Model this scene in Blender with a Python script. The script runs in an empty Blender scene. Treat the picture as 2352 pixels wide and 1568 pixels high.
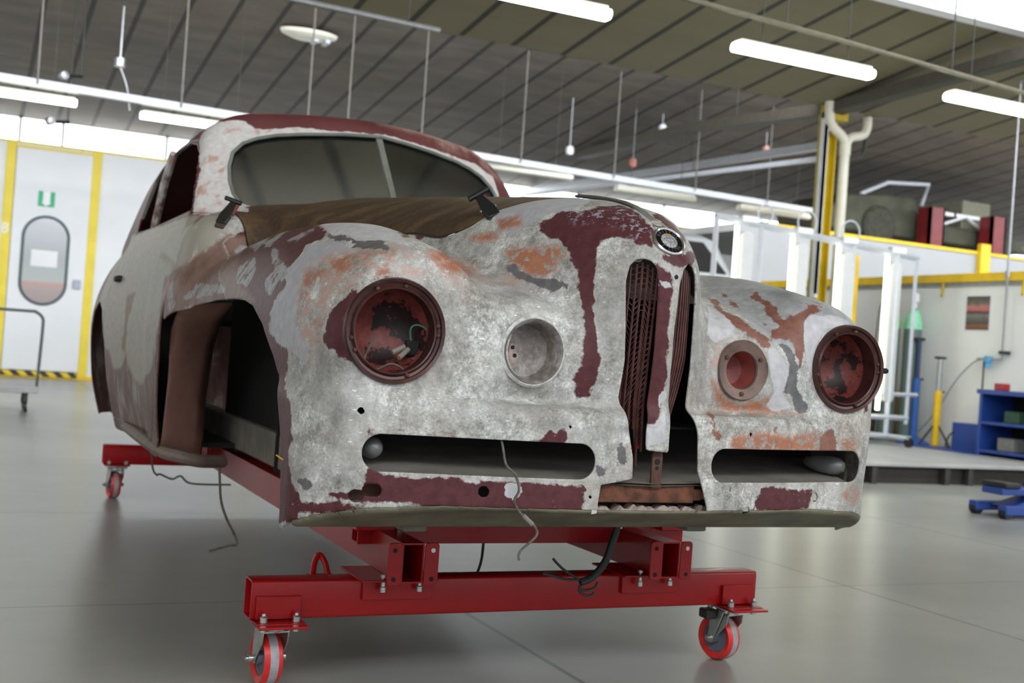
import bpy, math, random
import numpy as np
from mathutils import Vector, Matrix
PI=math.pi
rad=math.radians
sc=bpy.context.scene
COL=sc.collection
random.seed(7)
# ---------------------------------------------------------------- camera
# world: x to the right along the dolly beams, y away along the car, z up from the floor (metres)
F_PX=2700.0
PITCH,ROLL,PC=rad(.4965),rad(4.0745),rad(64.8825)
def camera_axes():
    f=np.array([0,math.cos(PITCH),math.sin(PITCH)]);r=np.array([1.,0,0]);u=np.cross(r,f)
    r2=r*math.cos(ROLL)+u*math.sin(ROLL);u2=-r*math.sin(ROLL)+u*math.cos(ROLL)
    C=np.array([[math.sin(PC),-math.cos(PC),0],[math.cos(PC),math.sin(PC),0],[0,0,1]])
    return r2@C,u2@C,f@C
R_,U_,F_=camera_axes()
cam_d=bpy.data.cameras.new('camera')
cam=bpy.data.objects.new('camera',cam_d);COL.objects.link(cam)
cam_d.sensor_width=36;cam_d.lens=F_PX/2352*36
cam_d.clip_start=.05;cam_d.clip_end=200
m=Matrix.Identity(4)
for i in range(3):
    m[i][0]=R_[i];m[i][1]=U_[i];m[i][2]=-F_[i]
m[0][3],m[1][3],m[2][3]=-1.602,-2.625,.974
cam.matrix_world=m
cam_d.dof.use_dof=True;cam_d.dof.focus_distance=2.95;cam_d.dof.aperture_fstop=4.0
cam_d.dof.aperture_blades=8
sc.camera=cam
# ---------------------------------------------------------------- light and exposure
sc.view_settings.view_transform='Standard';sc.view_settings.look='None'
sc.view_settings.exposure=0.1;sc.view_settings.gamma=1.0
sc.view_settings.use_curve_mapping=False
sc.cycles.use_denoising=True
sc.cycles.max_bounces=8;sc.cycles.diffuse_bounces=4;sc.cycles.glossy_bounces=4;sc.cycles.transparent_max_bounces=12
sc.cycles.sample_clamp_indirect=6
wd=bpy.data.worlds.new('overcast_sky');sc.world=wd;wd.use_nodes=True
bg=wd.node_tree.nodes['Background'];bg.inputs[0].default_value=(.93,.96,1,1);bg.inputs[1].default_value=0.95
GLAZING=13.0      # daylight in the roof glazing
CLERESTORY=4.0    # daylight in the high windows of the rear wall
ROOFLIGHT=1.9    # translucent rooflight sheets
TUBE=9.0          # fluorescent tubes
# ---------------------------------------------------------------- helpers
class MB:
    """collects shapes for ONE mesh"""
    def __init__(s): s.v=[];s.f=[]
    def add(s,vs,fs):
        o=len(s.v);s.v+=[tuple(map(float,p)) for p in vs];s.f+=[tuple(i+o for i in f) for f in fs];return s
    def box(s,x0,x1,y0,y1,z0,z1,M=None):
        vs=[(x,y,z) for x in (x0,x1) for y in (y0,y1) for z in (z0,z1)]
        if M is not None: vs=[tuple(M@Vector(p)) for p in vs]
        return s.add(vs,[(0,1,3,2),(4,6,7,5),(0,4,5,1),(2,3,7,6),(0,2,6,4),(1,5,7,3)])
    def tube(s,path,r,n=10,cap=True,closed=False):
        P=[Vector(p) for p in path];k=len(P);rs=r if hasattr(r,'__len__') else [r]*k
        t0=(P[1]-P[0]).normalized();a=Vector((0,0,1)) if abs(t0.z)<.9 else Vector((1,0,0))
        nrm=(a-t0*a.dot(t0)).normalized();vs=[]
        for i in range(k):
            t=((P[(i+1)%k]-P[i-1]) if closed else (P[min(i+1,k-1)]-P[max(i-1,0)])).normalized()
            nrm=(nrm-t*nrm.dot(t)).normalized();b=t.cross(nrm)
            for j in range(n):
                q=2*PI*j/n;vs.append(P[i]+(nrm*math.cos(q)+b*math.sin(q))*rs[i])
        fs=[]
        for i in range(k if closed else k-1):
            i2=(i+1)%k
            for j in range(n): fs.append((i*n+j,i*n+(j+1)%n,i2*n+(j+1)%n,i2*n+j))
        if cap and not closed: fs+=[tuple(range(n-1,-1,-1)),tuple((k-1)*n+j for j in range(n))]
        return s.add(vs,fs)
    def lathe(s,prof,M=None,n=40,closed=False,cap0=True,cap1=True):
        """prof: (radius, height) about local z; closed joins last ring to first"""
        vs=[];k=len(prof)
        for r,h in prof:
            for j in range(n):
                q=2*PI*j/n;p=Vector((r*math.cos(q),r*math.sin(q),h));vs.append(M@p if M is not None else p)
        fs=[]
        for i in range(k if closed else k-1):
            i2=(i+1)%k
            for j in range(n): fs.append((i*n+j,i*n+(j+1)%n,i2*n+(j+1)%n,i2*n+j))
        if not closed:
            if cap0 and prof[0][0]>1e-6: fs.append(tuple(range(n-1,-1,-1)))
            if cap1 and prof[-1][0]>1e-6: fs.append(tuple((k-1)*n+j for j in range(n)))
        return s.add(vs,fs)
    def prism(s,poly,h0,h1,M=None):
        """poly in local xy, extruded along local z"""
        k=len(poly);vs=[Vector((a,b,h)) for h in (h0,h1) for a,b in poly]
        if M is not None: vs=[M@p for p in vs]
        fs=[tuple(range(k-1,-1,-1)),tuple(range(k,2*k))]+[(i,(i+1)%k,k+(i+1)%k,k+i) for i in range(k)]
        return s.add(vs,fs)
    def build(s,name,mat,parent=None,smooth=False,bevel=0,loc=None,angle=35):
        me=bpy.data.meshes.new(name);o_=Vector(loc) if loc else Vector((0,0,0))
        me.from_pydata([tuple(Vector(p)-o_) for p in s.v],[],s.f);me.update()
        return finish(name,me,mat,parent,smooth,bevel,loc,angle)
def finish(name,me,mat,parent=None,smooth=False,bevel=0,loc=None,angle=35):
    import bmesh
    b=bmesh.new();b.from_mesh(me);bmesh.ops.recalc_face_normals(b,faces=b.faces);b.to_mesh(me);b.free()
    o=bpy.data.objects.new(name,me);COL.objects.link(o)
    for x in (mat if isinstance(mat,(list,tuple)) else [mat]): me.materials.append(x)
    if loc: o.location=loc
    if smooth or bevel:
        me.polygons.foreach_set('use_smooth',[True]*len(me.polygons))
        try: me.set_sharp_from_angle(angle=rad(angle))
        except Exception: pass
    if bevel:
        bv=o.modifiers.new('bevel','BEVEL');bv.width=bevel;bv.segments=2;bv.limit_method='ANGLE';bv.angle_limit=rad(40)
    if parent:
        o.parent=parent
        if loc: o.location=Vector(loc)-parent_origin(parent)
        else: o.location=-parent_origin(parent)
    return o
def parent_origin(p):
    v=Vector((0,0,0))
    while p is not None: v+=Vector(p.location);p=p.parent
    return v
def tag(o,label,cat,group=None,kind=None):
    if label:o['label']=label
    if cat:o['category']=cat
    if group:o['group']=group
    if kind:o['kind']=kind
    return o
def thing(name,label,cat,loc=(0,0,0),group=None):
    o=bpy.data.objects.new(name,None);COL.objects.link(o);o.location=loc;o.empty_display_size=.1
    return tag(o,label,cat,group)
def struct(o): o['kind']='structure';return o
def copy_tree(o,parent=None):
    c=o.copy();COL.objects.link(c);c.parent=parent
    for ch in list(o.children): copy_tree(ch,c)
    return c
def frame(origin,z,x=(0,0,1)):
    """matrix whose local z runs along z"""
    z=Vector(z).normalized();x=Vector(x);x=(x-z*x.dot(z)).normalized();y=z.cross(x)
    M=Matrix.Identity(4)
    for i in range(3): M[i][0]=x[i];M[i][1]=y[i];M[i][2]=z[i];M[i][3]=origin[i]
    return M
def spline(pts,n=8):
    P=[Vector(p) for p in pts];out=[]
    for i in range(len(P)-1):
        a,b,c,d=P[max(i-1,0)],P[i],P[i+1],P[min(i+2,len(P)-1)]
        for j in range(n):
            t=j/n;out.append(.5*((2*b)+(c-a)*t+(2*a-5*b+4*c-d)*t*t+(3*b-a-3*c+d)*t**3))
    return out+[P[-1]]
def roundrect(w,h,r,n=6,cx=0,cy=0):
    p=[]
    for sx,sy,a in ((1,1,0),(-1,1,90),(-1,-1,180),(1,-1,270)):
        for j in range(n+1):
            q=rad(a+90*j/n);p.append((cx+sx*(w/2-r)+r*math.cos(q),cy+sy*(h/2-r)+r*math.sin(q)))
    return p
# ---------------------------------------------------------------- materials
def srgb(r,g,b):
    f=lambda c:(c/255/12.92 if c/255<=.04045 else ((c/255+.055)/1.055)**2.4)
    return (f(r),f(g),f(b),1)
class NT:
    def __init__(s,name):
        s.m=bpy.data.materials.new(name);s.m.use_nodes=True;s.t=s.m.node_tree
        s.b=s.t.nodes['Principled BSDF'];s.co=None
    def n(s,typ,**kw):
        x=s.t.nodes.new(typ)
        for k,v in kw.items():
            if k in ('i',):
                for a,b in v.items():
                    if isinstance(b,bpy.types.NodeSocket): s.t.links.new(b,x.inputs[a])
                    else: x.inputs[a].default_value=b
            else: setattr(x,k,v)
        return x
    def pos(s):
        if s.co is None:
            s.co=s.n('ShaderNodeNewGeometry').outputs['Position']
        return s.co
    def obj(s): return s.n('ShaderNodeTexCoord').outputs['Object']
    def noise(s,scale,detail=4,rough=.55,vec=None,dist=0):
        return s.n('ShaderNodeTexNoise',i={'Vector':vec if vec is not None else s.obj(),'Scale':scale,'Detail':detail,'Roughness':rough,'Distortion':dist}).outputs['Fac']
    def scaled(s,v,sx,sy,sz):
        return s.n('ShaderNodeMapping',i={'Vector':v,'Scale':(sx,sy,sz)}).outputs[0]
    def math(s,op,a,b=0.,c=None,clamp=False):
        x=s.n('ShaderNodeMath',operation=op,use_clamp=clamp)
        for i,v in enumerate((a,b) if c is None else (a,b,c)):
            if isinstance(v,bpy.types.NodeSocket): s.t.links.new(v,x.inputs[i])
            else: x.inputs[i].default_value=v
        return x.outputs[0]
    def ramp(s,fac,stops,interp='LINEAR'):
        x=s.n('ShaderNodeValToRGB',i={'Fac':fac});x.color_ramp.interpolation=interp;e=x.color_ramp.elements
        while len(e)<len(stops): e.new(.5)
        for a,(p,c) in zip(e,stops): a.position=p;a.color=c if hasattr(c,'__len__') else (c,c,c,1)
        return x.outputs[0]
    def mix(s,fac,a,b,blend='MIX'):
        x=s.n('ShaderNodeMix',data_type='RGBA',blend_type=blend)
        for i,v in ((0,fac),(6,a),(7,b)):
            if isinstance(v,bpy.types.NodeSocket): s.t.links.new(v,x.inputs[i])
            else: x.inputs[i].default_value=v
        return x.outputs[2]
    def step(s,v,lo,hi):
        x=s.n('ShaderNodeMapRange',i={'Value':v,'From Min':lo,'From Max':hi});x.interpolation_type='SMOOTHSTEP';x.clamp=True;return x.outputs[0]
    def attr(s,name): return s.n('ShaderNodeAttribute',attribute_name=name).outputs['Fac']
    def set(s,**k):
        names={'color':'Base Color','rough':'Roughness','metal':'Metallic','spec':'Specular IOR Level','coat':'Coat Weight','coatr':'Coat Roughness','emit':'Emission Color','es':'Emission Strength','alpha':'Alpha','trans':'Transmission Weight','normal':'Normal'}
        for a,v in k.items():
            i=s.b.inputs[names[a]]
            if isinstance(v,bpy.types.NodeSocket): s.t.links.new(v,i)
            else: i.default_value=v
        return s
    def bump(s,h,strength=.3,dist=.005):
        s.set(normal=s.n('ShaderNodeBump',i={'Height':h,'Strength':strength,'Distance':dist}).outputs[0]);return s
def plain(name,c,rough=.5,metal=0,var=.12,scale=12,spec=.5,coat=0,emit=None,es=0,bump=0):
    t=NT(name);f=t.noise(scale,5)
    col=t.mix(t.step(f,.3,.7),tuple(x*(1-var) for x in c[:3])+(1,),tuple(min(1,x*(1+var)) for x in c[:3])+(1,))
    t.set(color=col,rough=rough,metal=metal,spec=spec,coat=coat)
    if bump: t.bump(t.noise(scale*6,4),bump)
    if emit: t.set(emit=emit,es=es)
    return t.m
# ---------------------------------------------------------------- the hall
ROOF=.125
def roof_z(y): return 4.2+ROOF*(18-y) if y>9.05 else (4.3+ROOF*(9.05-y) if y>1.8 else 4.3+ROOF*(1.8-y))
def m_floor():
    t=NT('concrete_floor');p=t.pos()
    a=t.noise(.55,5,.6,p);b=t.noise(4,6,.6,t.scaled(p,1,2.2,1));c=t.noise(40,4,.6,p)
    col=t.mix(t.step(a,.35,.68),srgb(146,147,143),srgb(168,168,163))
    col=t.mix(t.math('MULTIPLY',t.step(b,.45,.8),.25),col,srgb(134,134,129))
    col=t.mix(t.math('MULTIPLY',t.step(c,.55,.8),.12),col,srgb(118,118,116))
    sx=t.n('ShaderNodeSeparateXYZ',i={'Vector':p})
    def joint(o,off,sp,w):
        q=t.math('ADD',o,-off+sp*20.5);q=t.math('MODULO',q,sp);q=t.math('ABSOLUTE',t.math('SUBTRACT',q,sp/2))
        return t.step(q,w*1.6,w*.5)
    j=t.math('MAXIMUM',joint(sx.outputs[0],.155,2.04,.009),joint(sx.outputs[1],1.635,2.075,.006))
    col=t.mix(t.math('MULTIPLY',j,.75),col,srgb(86,87,88))
    t.set(color=col,rough=t.math('ADD',t.math('MULTIPLY',a,.10),.25),spec=.6)
    t.bump(t.noise(.9,2,.5,p),.03,.02);return t.m
def m_ceiling():
    t=NT('roof_panels');p=t.pos();sx=t.n('ShaderNodeSeparateXYZ',i={'Vector':p})
    def seam(off,sp,w):
        q=t.math('MODULO',t.math('ADD',sx.outputs[0],-off+sp*60.5),sp);q=t.math('ABSOLUTE',t.math('SUBTRACT',q,sp/2))
        return t.step(q,w*1.35,w*.7)
    far=t.step(sx.outputs[1],9.0,9.1)
    j=t.mix(far,seam(3.62,.61,.034),seam(-.40,.54,.031))
    n=t.noise(1.2,5,.65,t.scaled(p,.8,2.5,1));n2=t.noise(.5,3,.5,p)
    col=t.mix(t.step(n,.3,.75),srgb(98,91,83),srgb(124,115,106))
    col=t.mix(t.math('MULTIPLY',t.step(n2,.5,.7),.4),col,srgb(112,100,82))
    near=t.math('SUBTRACT',1.,far);col=t.mix(t.math('MULTIPLY',near,.6),col,srgb(150,143,110))
    col=t.mix(t.math('MULTIPLY',j,.85),col,srgb(34,33,33))
    t.set(color=col,rough=.7);return t.m
M_floor=m_floor();M_ceil=m_ceiling()
M_white=plain('white_panel',srgb(236,238,242),.45,var=.02,scale=1.5)
M_whitewall=plain('painted_white_wall',srgb(240,240,236),.6,var=.04,scale=1.2)
M_yellow=plain('yellow_paint',srgb(238,196,24),.45,var=.1,scale=5)
M_paleyellow=plain('pale_yellow_trim',srgb(240,216,60),.45,var=.06,scale=3)
M_mustard=plain('mustard_steel',srgb(196,168,20),.5,var=.12,scale=3)
M_galv=plain('galvanised_steel',srgb(176,178,182),.35,.8,var=.1,scale=20)
M_greypaint=plain('light_grey_paint',srgb(198,202,210),.45,var=.05)
M_darksteel=plain('dark_steel',srgb(62,60,56),.55,.2,var=.2)
M_black=plain('black_plastic',srgb(24,24,26),.4,var=.15)
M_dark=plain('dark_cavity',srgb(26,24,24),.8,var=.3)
M_pvc=plain('cream_pipe',srgb(226,222,206),.4,var=.05,scale=4)
def emitter(name,c,s):
    t=NT(name);t.set(color=(.8,.8,.8,1),emit=c,es=s);return t.m
M_clere=emitter('daylit_clerestory',(.90,.96,1,1),CLERESTORY)
M_tube=emitter('lit_fluorescent_diffuser',(1,1,.80,1),TUBE)
M_tubeoff=plain('unlit_diffuser',srgb(232,230,216),.3,var=.03)
M_rack=emitter('lit_curing_tube',(1,1,.78,1),5)

struct(MB().box(-14,30,-14,24,-.2,0).build('floor',M_floor))
def slab(x0,x1,y0,z0,y1,z1,th=.12):
    b=MB();b.add([(x0,y0,z0),(x1,y0,z0),(x1,y1,z1),(x0,y1,z1),(x0,y0,z0+th),(x1,y0,z0+th),(x1,y1,z1+th),(x0,y1,z1+th)],[(0,1,2,3),(4,7,6,5),(0,4,5,1),(2,6,7,3),(1,5,6,2),(0,3,7,4)]);return b
cl=MB()
for y0,y1 in ((-6,1.8),(1.8,9.05)):
    b=slab(-14,30,y0,4.3+ROOF*(y1-y0),y1,4.3);cl.add(b.v,b.f)
b=slab(-14,30,9.05,4.2+ROOF*8.95,18.6,4.2-.075);cl.add(b.v,b.f)
struct(cl.build('ceiling',M_ceil))
# translucent rooflight band in the near bay
w=thing('window_9',None,None,(8,5,4.8));w['kind']='structure'
t=NT('rooflight_sheet');s_=t.n('ShaderNodeSeparateXYZ',i={'Vector':t.pos()})
q=t.math('ABSOLUTE',t.math('SUBTRACT',t.math('MODULO',t.math('ADD',s_.outputs[0],60.),.42),.21))
t.set(color=srgb(214,222,226),emit=t.mix(t.step(q,.01,.03),srgb(206,220,222),srgb(244,250,252)),es=ROOFLIGHT,rough=.4)
b=slab(5.4,30,3.2,4.3+ROOF*(9.05-3.2)-.03,6.12,4.3+ROOF*(9.05-6.12)-.03,.02);b.build('pane',t.m,w)
b=slab(5.4,30,6.10,4.3+ROOF*(9.05-6.10)-.06,6.22,4.3+ROOF*(9.05-6.22)-.06,.05);b.build('window_frame',M_white,w)
# vertical glazing of the saw-tooth roof, one strip in each step
n=1
for y0,zt,es in ((-6,5.27,1.0),(1.8,5.20,.75),(9.05,5.31,.75)):
    w=thing('window_%d'%n,None,None,(8,y0,4.3));w['kind']='structure';n+=1
    g=MB().box(-14,30,y0-.02,y0,4.42,zt-.02);g.build('pane',emitter('daylit_glazing',(.93,.97,1,1),GLAZING*es),w)
    f=MB()
    for k in range(37): f.box(-14+k*1.2,-14+k*1.2+.05,y0-.03,y0+.03,4.42,zt)
    f.box(-14,30,y0-.04,y0+.04,4.38,4.44);f.box(-14,30,y0-.04,y0+.04,zt-.05,zt+.02)
    f.build('window_frame',M_white,w)
struct(MB().box(29.9,30.1,-6,18.2,0,5.6).build('wall_far_right',plain('grey_end_wall',srgb(150,148,142),.7)))  # unseen end wall, added to cut daylight and windscreen reflections
struct(MB().box(-14.1,-13.9,-6,18.2,0,5.6).build('wall_left',plain('pale_end_wall',srgb(196,196,192),.7)))  # unseen end wall, added to cut daylight from this side
# rear wall: white booth panels with yellow trim, clerestory above
YW=18.0
wb=MB();wb.box(-14,.02,YW,YW+.15,0,3.80);wb.box(-14,30,YW,YW+.15,0,.001);wb.box(.0,14,YW,YW+.15,0,3.80);wb.box(14,30,YW,YW+.15,0,3.8)
wb.box(-14,30,YW,YW+.15,4.18,4.5)
struct(wb.build('wall_rear',M_white))
w=thing('window_%d'%n,None,None,(0,YW,3.8));w['kind']='structure';n+=1
MB().box(-14,30,YW+.05,YW+.07,3.82,4.2).build('pane',M_clere,w)
f=MB()
for x in (-6.2,-4.2,-2.2,-.95,-.3,1.35,2.3,3.3,5.3,7.3,9.3,11.3,13.3): f.box(x-.03,x+.03,YW,YW+.05,3.82,4.2)
f.build('window_frame',M_white,w)
t_=MB();t_.box(-14,14,YW-.03,YW,3.775,3.81);struct(t_.build('trim_1',M_paleyellow))
tr=MB()
for x0,x1 in ((-1.12,-.98),(.19,.33),(3.0,3.14),(5.4,5.54)): tr.box(x0,x1,YW-.05,YW,.0,3.79)
struct(tr.build('trim_2',M_paleyellow))
struct(MB().box(-14,14,YW-.06,YW,.0,.06).build('baseboard_rear',M_yellow))
# booth door
def m_hazard():
    t=NT('hazard_stripe');p=t.pos();s_=t.n('ShaderNodeSeparateXYZ',i={'Vector':p})
    q=t.math('MODULO',t.math('ADD',t.math('ADD',s_.outputs[0],s_.outputs[2]),20.),.22)
    t.set(color=t.mix(t.math('GREATER_THAN',q,.11),srgb(236,206,40),srgb(40,40,38)),rough=.5);return t.m
dr=thing('door_1',None,None,(-.4,YW,0));dr['kind']='structure'
MB().box(-.97,.19,YW-.07,YW-.02,.12,3.70).build('door_leaf',M_white,dr,bevel=.01)
MB().box(-.99,.20,YW-.075,YW-.02,3.70,3.735).build('door_trim',M_paleyellow,dr)
MB().box(-.99,.17,YW-.10,YW-.02,.03,.11).build('kick_strip',m_hazard(),dr)
def m_boothglass():
    t=NT('booth_window_glass');p=t.pos();s_=t.n('ShaderNodeSeparateXYZ',i={'Vector':p})
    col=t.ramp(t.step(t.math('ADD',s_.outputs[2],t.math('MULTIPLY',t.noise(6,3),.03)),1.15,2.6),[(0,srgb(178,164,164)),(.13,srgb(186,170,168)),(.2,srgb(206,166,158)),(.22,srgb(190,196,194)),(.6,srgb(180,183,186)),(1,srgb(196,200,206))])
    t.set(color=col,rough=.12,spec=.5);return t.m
zc_,xc_=1.91,-.445
ov=roundrect(.69,1.42,.345,14)
MD=Matrix(((1,0,0,xc_),(0,0,1,YW-.09),(0,1,0,zc_),(0,0,0,1)))
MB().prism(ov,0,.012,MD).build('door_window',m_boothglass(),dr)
MB().tube([MD@Vector((a,b,.0)) for a,b in ov],.022,8,closed=True).build('window_gasket',plain('grey_rubber',srgb(84,98,104),.6),dr,True)
MB().box(.01,.13,YW-.12,YW-.02,1.49,1.64).build('door_handle',plain('grey_handle',srgb(176,180,196),.4),dr,bevel=.01)
nt=thing('paper_notice','white paper notice taped inside the oval window of the booth door','notice',(-.35,YW-.10,1.9))
MB().box(-.65,-.25,YW-.094,YW-.091,1.81,2.075).build('sheet',M_white,nt)
# exit sign
M_green=plain('sign_green',srgb(20,176,120),.4,var=.03);M_signwhite=plain('sign_white',srgb(240,244,246),.4,var=.01)
sg=thing('exit_sign','small green and white emergency exit sign on the white booth door','sign',(-.38,YW-.08,2.95))

gs=MB().box(-.605,-.355,YW-.085,YW-.075,2.785,3.03);gs.build('sign_board',M_green,sg)
pg=MB();pg.prism([(-.535,3.028),(-.535,2.85),(-.56,2.85),(-.48,2.79),(-.40,2.85),(-.425,2.85),(-.425,3.028)],0,.004,Matrix(((1,0,0,0),(0,0,1,YW-.090),(0,1,0,0),(0,0,0,1))))
pg.build('arrow_pictogram',M_signwhite,sg)

cu=bpy.data.curves.new('post_figure','FONT');cu.body='8';cu.size=.24;cu.align_x='CENTER';cu.extrude=.002
o=bpy.data.objects.new('post_figure',cu);COL.objects.link(o);me=bpy.data.meshes.new_from_object(o.evaluated_get(bpy.context.evaluated_depsgraph_get()));bpy.data.objects.remove(o)
me.transform(Matrix(((1,0,0,-1.07),(0,0,-1,YW-.053),(0,1,0,2.30),(0,0,0,1))))
o=bpy.data.objects.new('post_figure',me);COL.objects.link(o);me.materials.append(M_signwhite)
tag(o,'white figure eight painted on the yellow post left of the booth door','number')
# ---------------------------------------------------------------- right side: wall, platform, column, booth front
XR=9.25
pf=thing('lift_platform','low grey raised platform with dark open front beside the right wall','platform',(7.6,5.7,0))
MB().box(5.2,XR-.02,5.7,10.2,.165,.2).build('deck',plain('platform_grey',srgb(176,176,176),.5,var=.08,scale=3),pf,bevel=.006)
for x in (5.25,6.05,6.95,7.25,8.4,9.1): MB().box(x,x+.06,5.72,5.78,0,.165).build('support_leg',M_darksteel,pf)
MB().box(5.25,9.1,5.80,5.84,0,.165).build('front_shade',plain('underside_shade',srgb(52,48,44),.7),pf)  # dark sheet standing in for the shade under the open platform
struct(MB().box(XR,XR+.15,2.0,11.9,0,2.2).build('wall_right',M_whitewall))
struct(MB().box(XR-.06,XR+.02,2.0,11.9,2.19,2.29).build('trim_3',M_yellow))
struct(MB().box(XR-.03,XR+.02,2.0,11.9,2.14,2.19).build('shadow_trim',plain('grey_shadow_strip',srgb(150,150,146),.6)))  # grey strip painted in as the shade under the yellow beam
fb=thing('paint_booth','white panelled booth with yellow top edge behind the right wall','booth',(11,12,0))
MB().box(8.9,20,12,12.12,0,3.16).build('front_panel',plain('booth_panel',srgb(168,170,173),.5,var=.02,scale=2),fb)
MB().box(8.9,20,11.97,12.13,3.16,3.21).build('top_edge',M_yellow,fb)
for x in (13.75,): MB().box(x,x+.22,11.9,12.0,0,3.34).build('post',M_yellow,fb,bevel=.01)
MB().box(8.9,20,12.12,15.5,3.05,3.16).build('roof_deck',M_whitewall,fb)
# column with downpipe
ZP=.2
c=thing('steel_column','mustard yellow steel column carrying the roof valley','column',(7.96,9.0,0))
b=MB();b.box(7.90,7.915,8.92,9.10,ZP,4.28);b.box(8.035,8.05,8.92,9.10,ZP,4.28);b.box(7.90,8.05,9.0,9.015,ZP,4.28);b.build('i_beam',M_mustard,c)
MB().box(7.86,7.89,8.9,8.93,1.95,4.05).build('white_batten',M_white,c)
MB().box(7.86,7.90,8.9,9.0,1.9,4.2).build('cable_channel',M_white,c)
MB().tube([(7.775,8.92,1.7),(7.775,8.92,4.28)],.012,6).build('conduit',plain('olive_conduit',srgb(120,112,60),.5),c)
b=MB();b.box(7.86,8.2,8.9,9.02,4.12,4.3);b.build('head_bracket',M_mustard,c,bevel=.01)
d=thing('downpipe','cream plastic rainwater downpipe with forked top beside the yellow column','pipe',(8.17,8.9,0))
MB().tube([(8.17,8.9,.2),(8.17,8.9,3.80)],.062,16).build('pipe',M_pvc,d,True)
MB().tube([(8.17,8.9,3.70),(8.17,8.9,3.86)],.072,16).build('collar',M_pvc,d,True)
b=MB();b.tube(spline([(8.17,8.9,3.82),(8.12,8.9,3.92),(7.95,8.9,4.03),(7.90,8.9,4.14),(7.89,8.9,4.34)]),.062,14);b.tube(spline([(8.18,8.9,3.82),(8.25,8.9,3.93),(8.44,8.9,3.99),(8.50,8.9,4.09),(8.50,8.9,4.22)]),.055,14);b.build('fork',M_pvc,d,True)
e=thing('elbow_pipe','dark bent pipe hanging behind the forked downpipe','pipe',(8.7,9.0,3.7))
MB().tube(spline([(8.22,8.95,3.66),(8.5,9.1,3.74),(8.68,9.2,3.79),(8.74,9.2,3.88),(8.75,9.2,4.2),(8.75,9.2,5.28)],6),.03,10).build('bent_pipe',M_darksteel,e,True)
# ---------------------------------------------------------------- curing lamp rack
M_reflector=plain('reflector_white',srgb(198,199,200),.4,var=.03)
rk=thing('lamp_rack','white wheeled rack holding four upright lit tubes and cable coils','lamp rack',(7.1,8,.2))
fr=MB();Zt=2.60
def bar(a,b,w=.035): fr.tube([a,b],w,4)
bar((5.70,8,Zt),(8.62,8,2.42),.04)
for x,z0 in ((5.72,.5),(6.32,.5),(7.64,.5),(8.30,.3),(8.60,.45)):
    zt=Zt-(x-5.7)*.06; bar((x,8,z0),(x,8,zt),.036 if x!=8.60 else .028)
bar((5.72,8,.52),(8.62,8,.52),.03);bar((7.75,8,.78),(8.75,8,.80),.025)
bar((8.30,7.6,.3),(8.30,8.4,.3),.03);bar((5.72,7.6,.3),(5.72,8.4,.3),.03);bar((5.72,8,.3),(8.35,8,.3),.03)
fr.build('frame',M_greypaint,rk)
for x in (5.98,6.74,7.40,8.13):
    zt=Zt-.06-(x-5.7)*.06
    tb=MB().tube([(x,7.98,.6),(x,7.98,zt)],.024,8).build('lit_tube',M_rack,rk,True)
    MB().prism(roundrect(.15,zt-.75,.05,4,x+.16,(zt+.65)/2),-8.06,-7.98,Matrix(((1,0,0,0),(0,0,-1,0),(0,1,0,0),(0,0,0,1)))).build('reflector_panel',M_reflector,rk)
    MB().box(x+.05,x+.26,7.95,8.05,zt+.05,zt+.12).build('ballast',M_white,rk,bevel=.01)
for x in (6.34,6.92,7.55):
    zt=Zt+.13-(x-5.7)*.06;q=.10 if x<6.5 else .13
    MB().tube([(x+q*math.cos(a*PI/10),7.97,zt+q*math.sin(a*PI/10)) for a in range(20)],.010,6,closed=True).build('cable_coil',M_greypaint,rk,True)
for x,y in ((5.72,7.62),(5.72,8.38),(8.30,7.62),(8.30,8.38)):
    MB().lathe([(.0,-.02),(.06,-.02),(.06,.02),(0,.02)],frame((x,y,.262),(1,0,0)),16).build('caster_wheel',M_black,rk,True)
yp=thing('yellow_post','slim bright yellow post standing between the lit rack tubes','post',(8.22,8.6,.2))
MB().box(8.13,8.23,8.56,8.64,.2,2.44).build('upright',M_yellow,yp,bevel=.005)
MB().box(8.05,8.31,8.48,8.72,.2,.22).build('foot_plate',M_yellow,yp)
# ---------------------------------------------------------------- things along the right wall
def cylinder_bottle(x,y,col,label,valve):
    t=thing('gas_cylinder',label,'gas cylinder',(x,y,.2),'gas cylinders by the right wall')
    MB().lathe([(0,0),(.10,0),(.105,.02),(.105,1.42),(.10,1.50),(.08,1.58),(.045,1.64),(.04,1.66)],Matrix.Translation((x,y,.2)),24).build('bottle',plain('cylinder_grey',srgb(104,122,118),.4,var=.06,scale=2),t,True)
    MB().lathe([(.106,1.40),(.101,1.50),(.081,1.585),(.046,1.645)],Matrix.Translation((x,y,.2)),24).build('shoulder_band',plain('cylinder_green',col,.4),t,True)
    MB().lathe([(0,1.66),(.03,1.66),(.03,1.72),(.055,1.74),(.05,1.84),(.0,1.86)],Matrix.Translation((x,y,.2)),12).build('valve',valve,t,True)
cylinder_bottle(8.86,8.62,srgb(110,220,130),'grey gas cylinder with bright green shoulder and black valve',M_black)
cylinder_bottle(9.02,8.42,srgb(150,230,190),'grey gas cylinder with pale green shoulder and white cap',M_white)
tk=thing('hose_regulator','thin dark hose hooked over the left gas cylinder valve','hose',(8.86,8.6,1.9))
MB().tube(spline([(8.86,8.52,1.9),(8.82,8.62,1.96),(8.76,8.72,1.9),(8.73,8.74,1.5),(8.72,8.74,.7),(8.72,8.74,.21)]),.008,6).build('hose',M_darksteel,tk,True)
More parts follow.
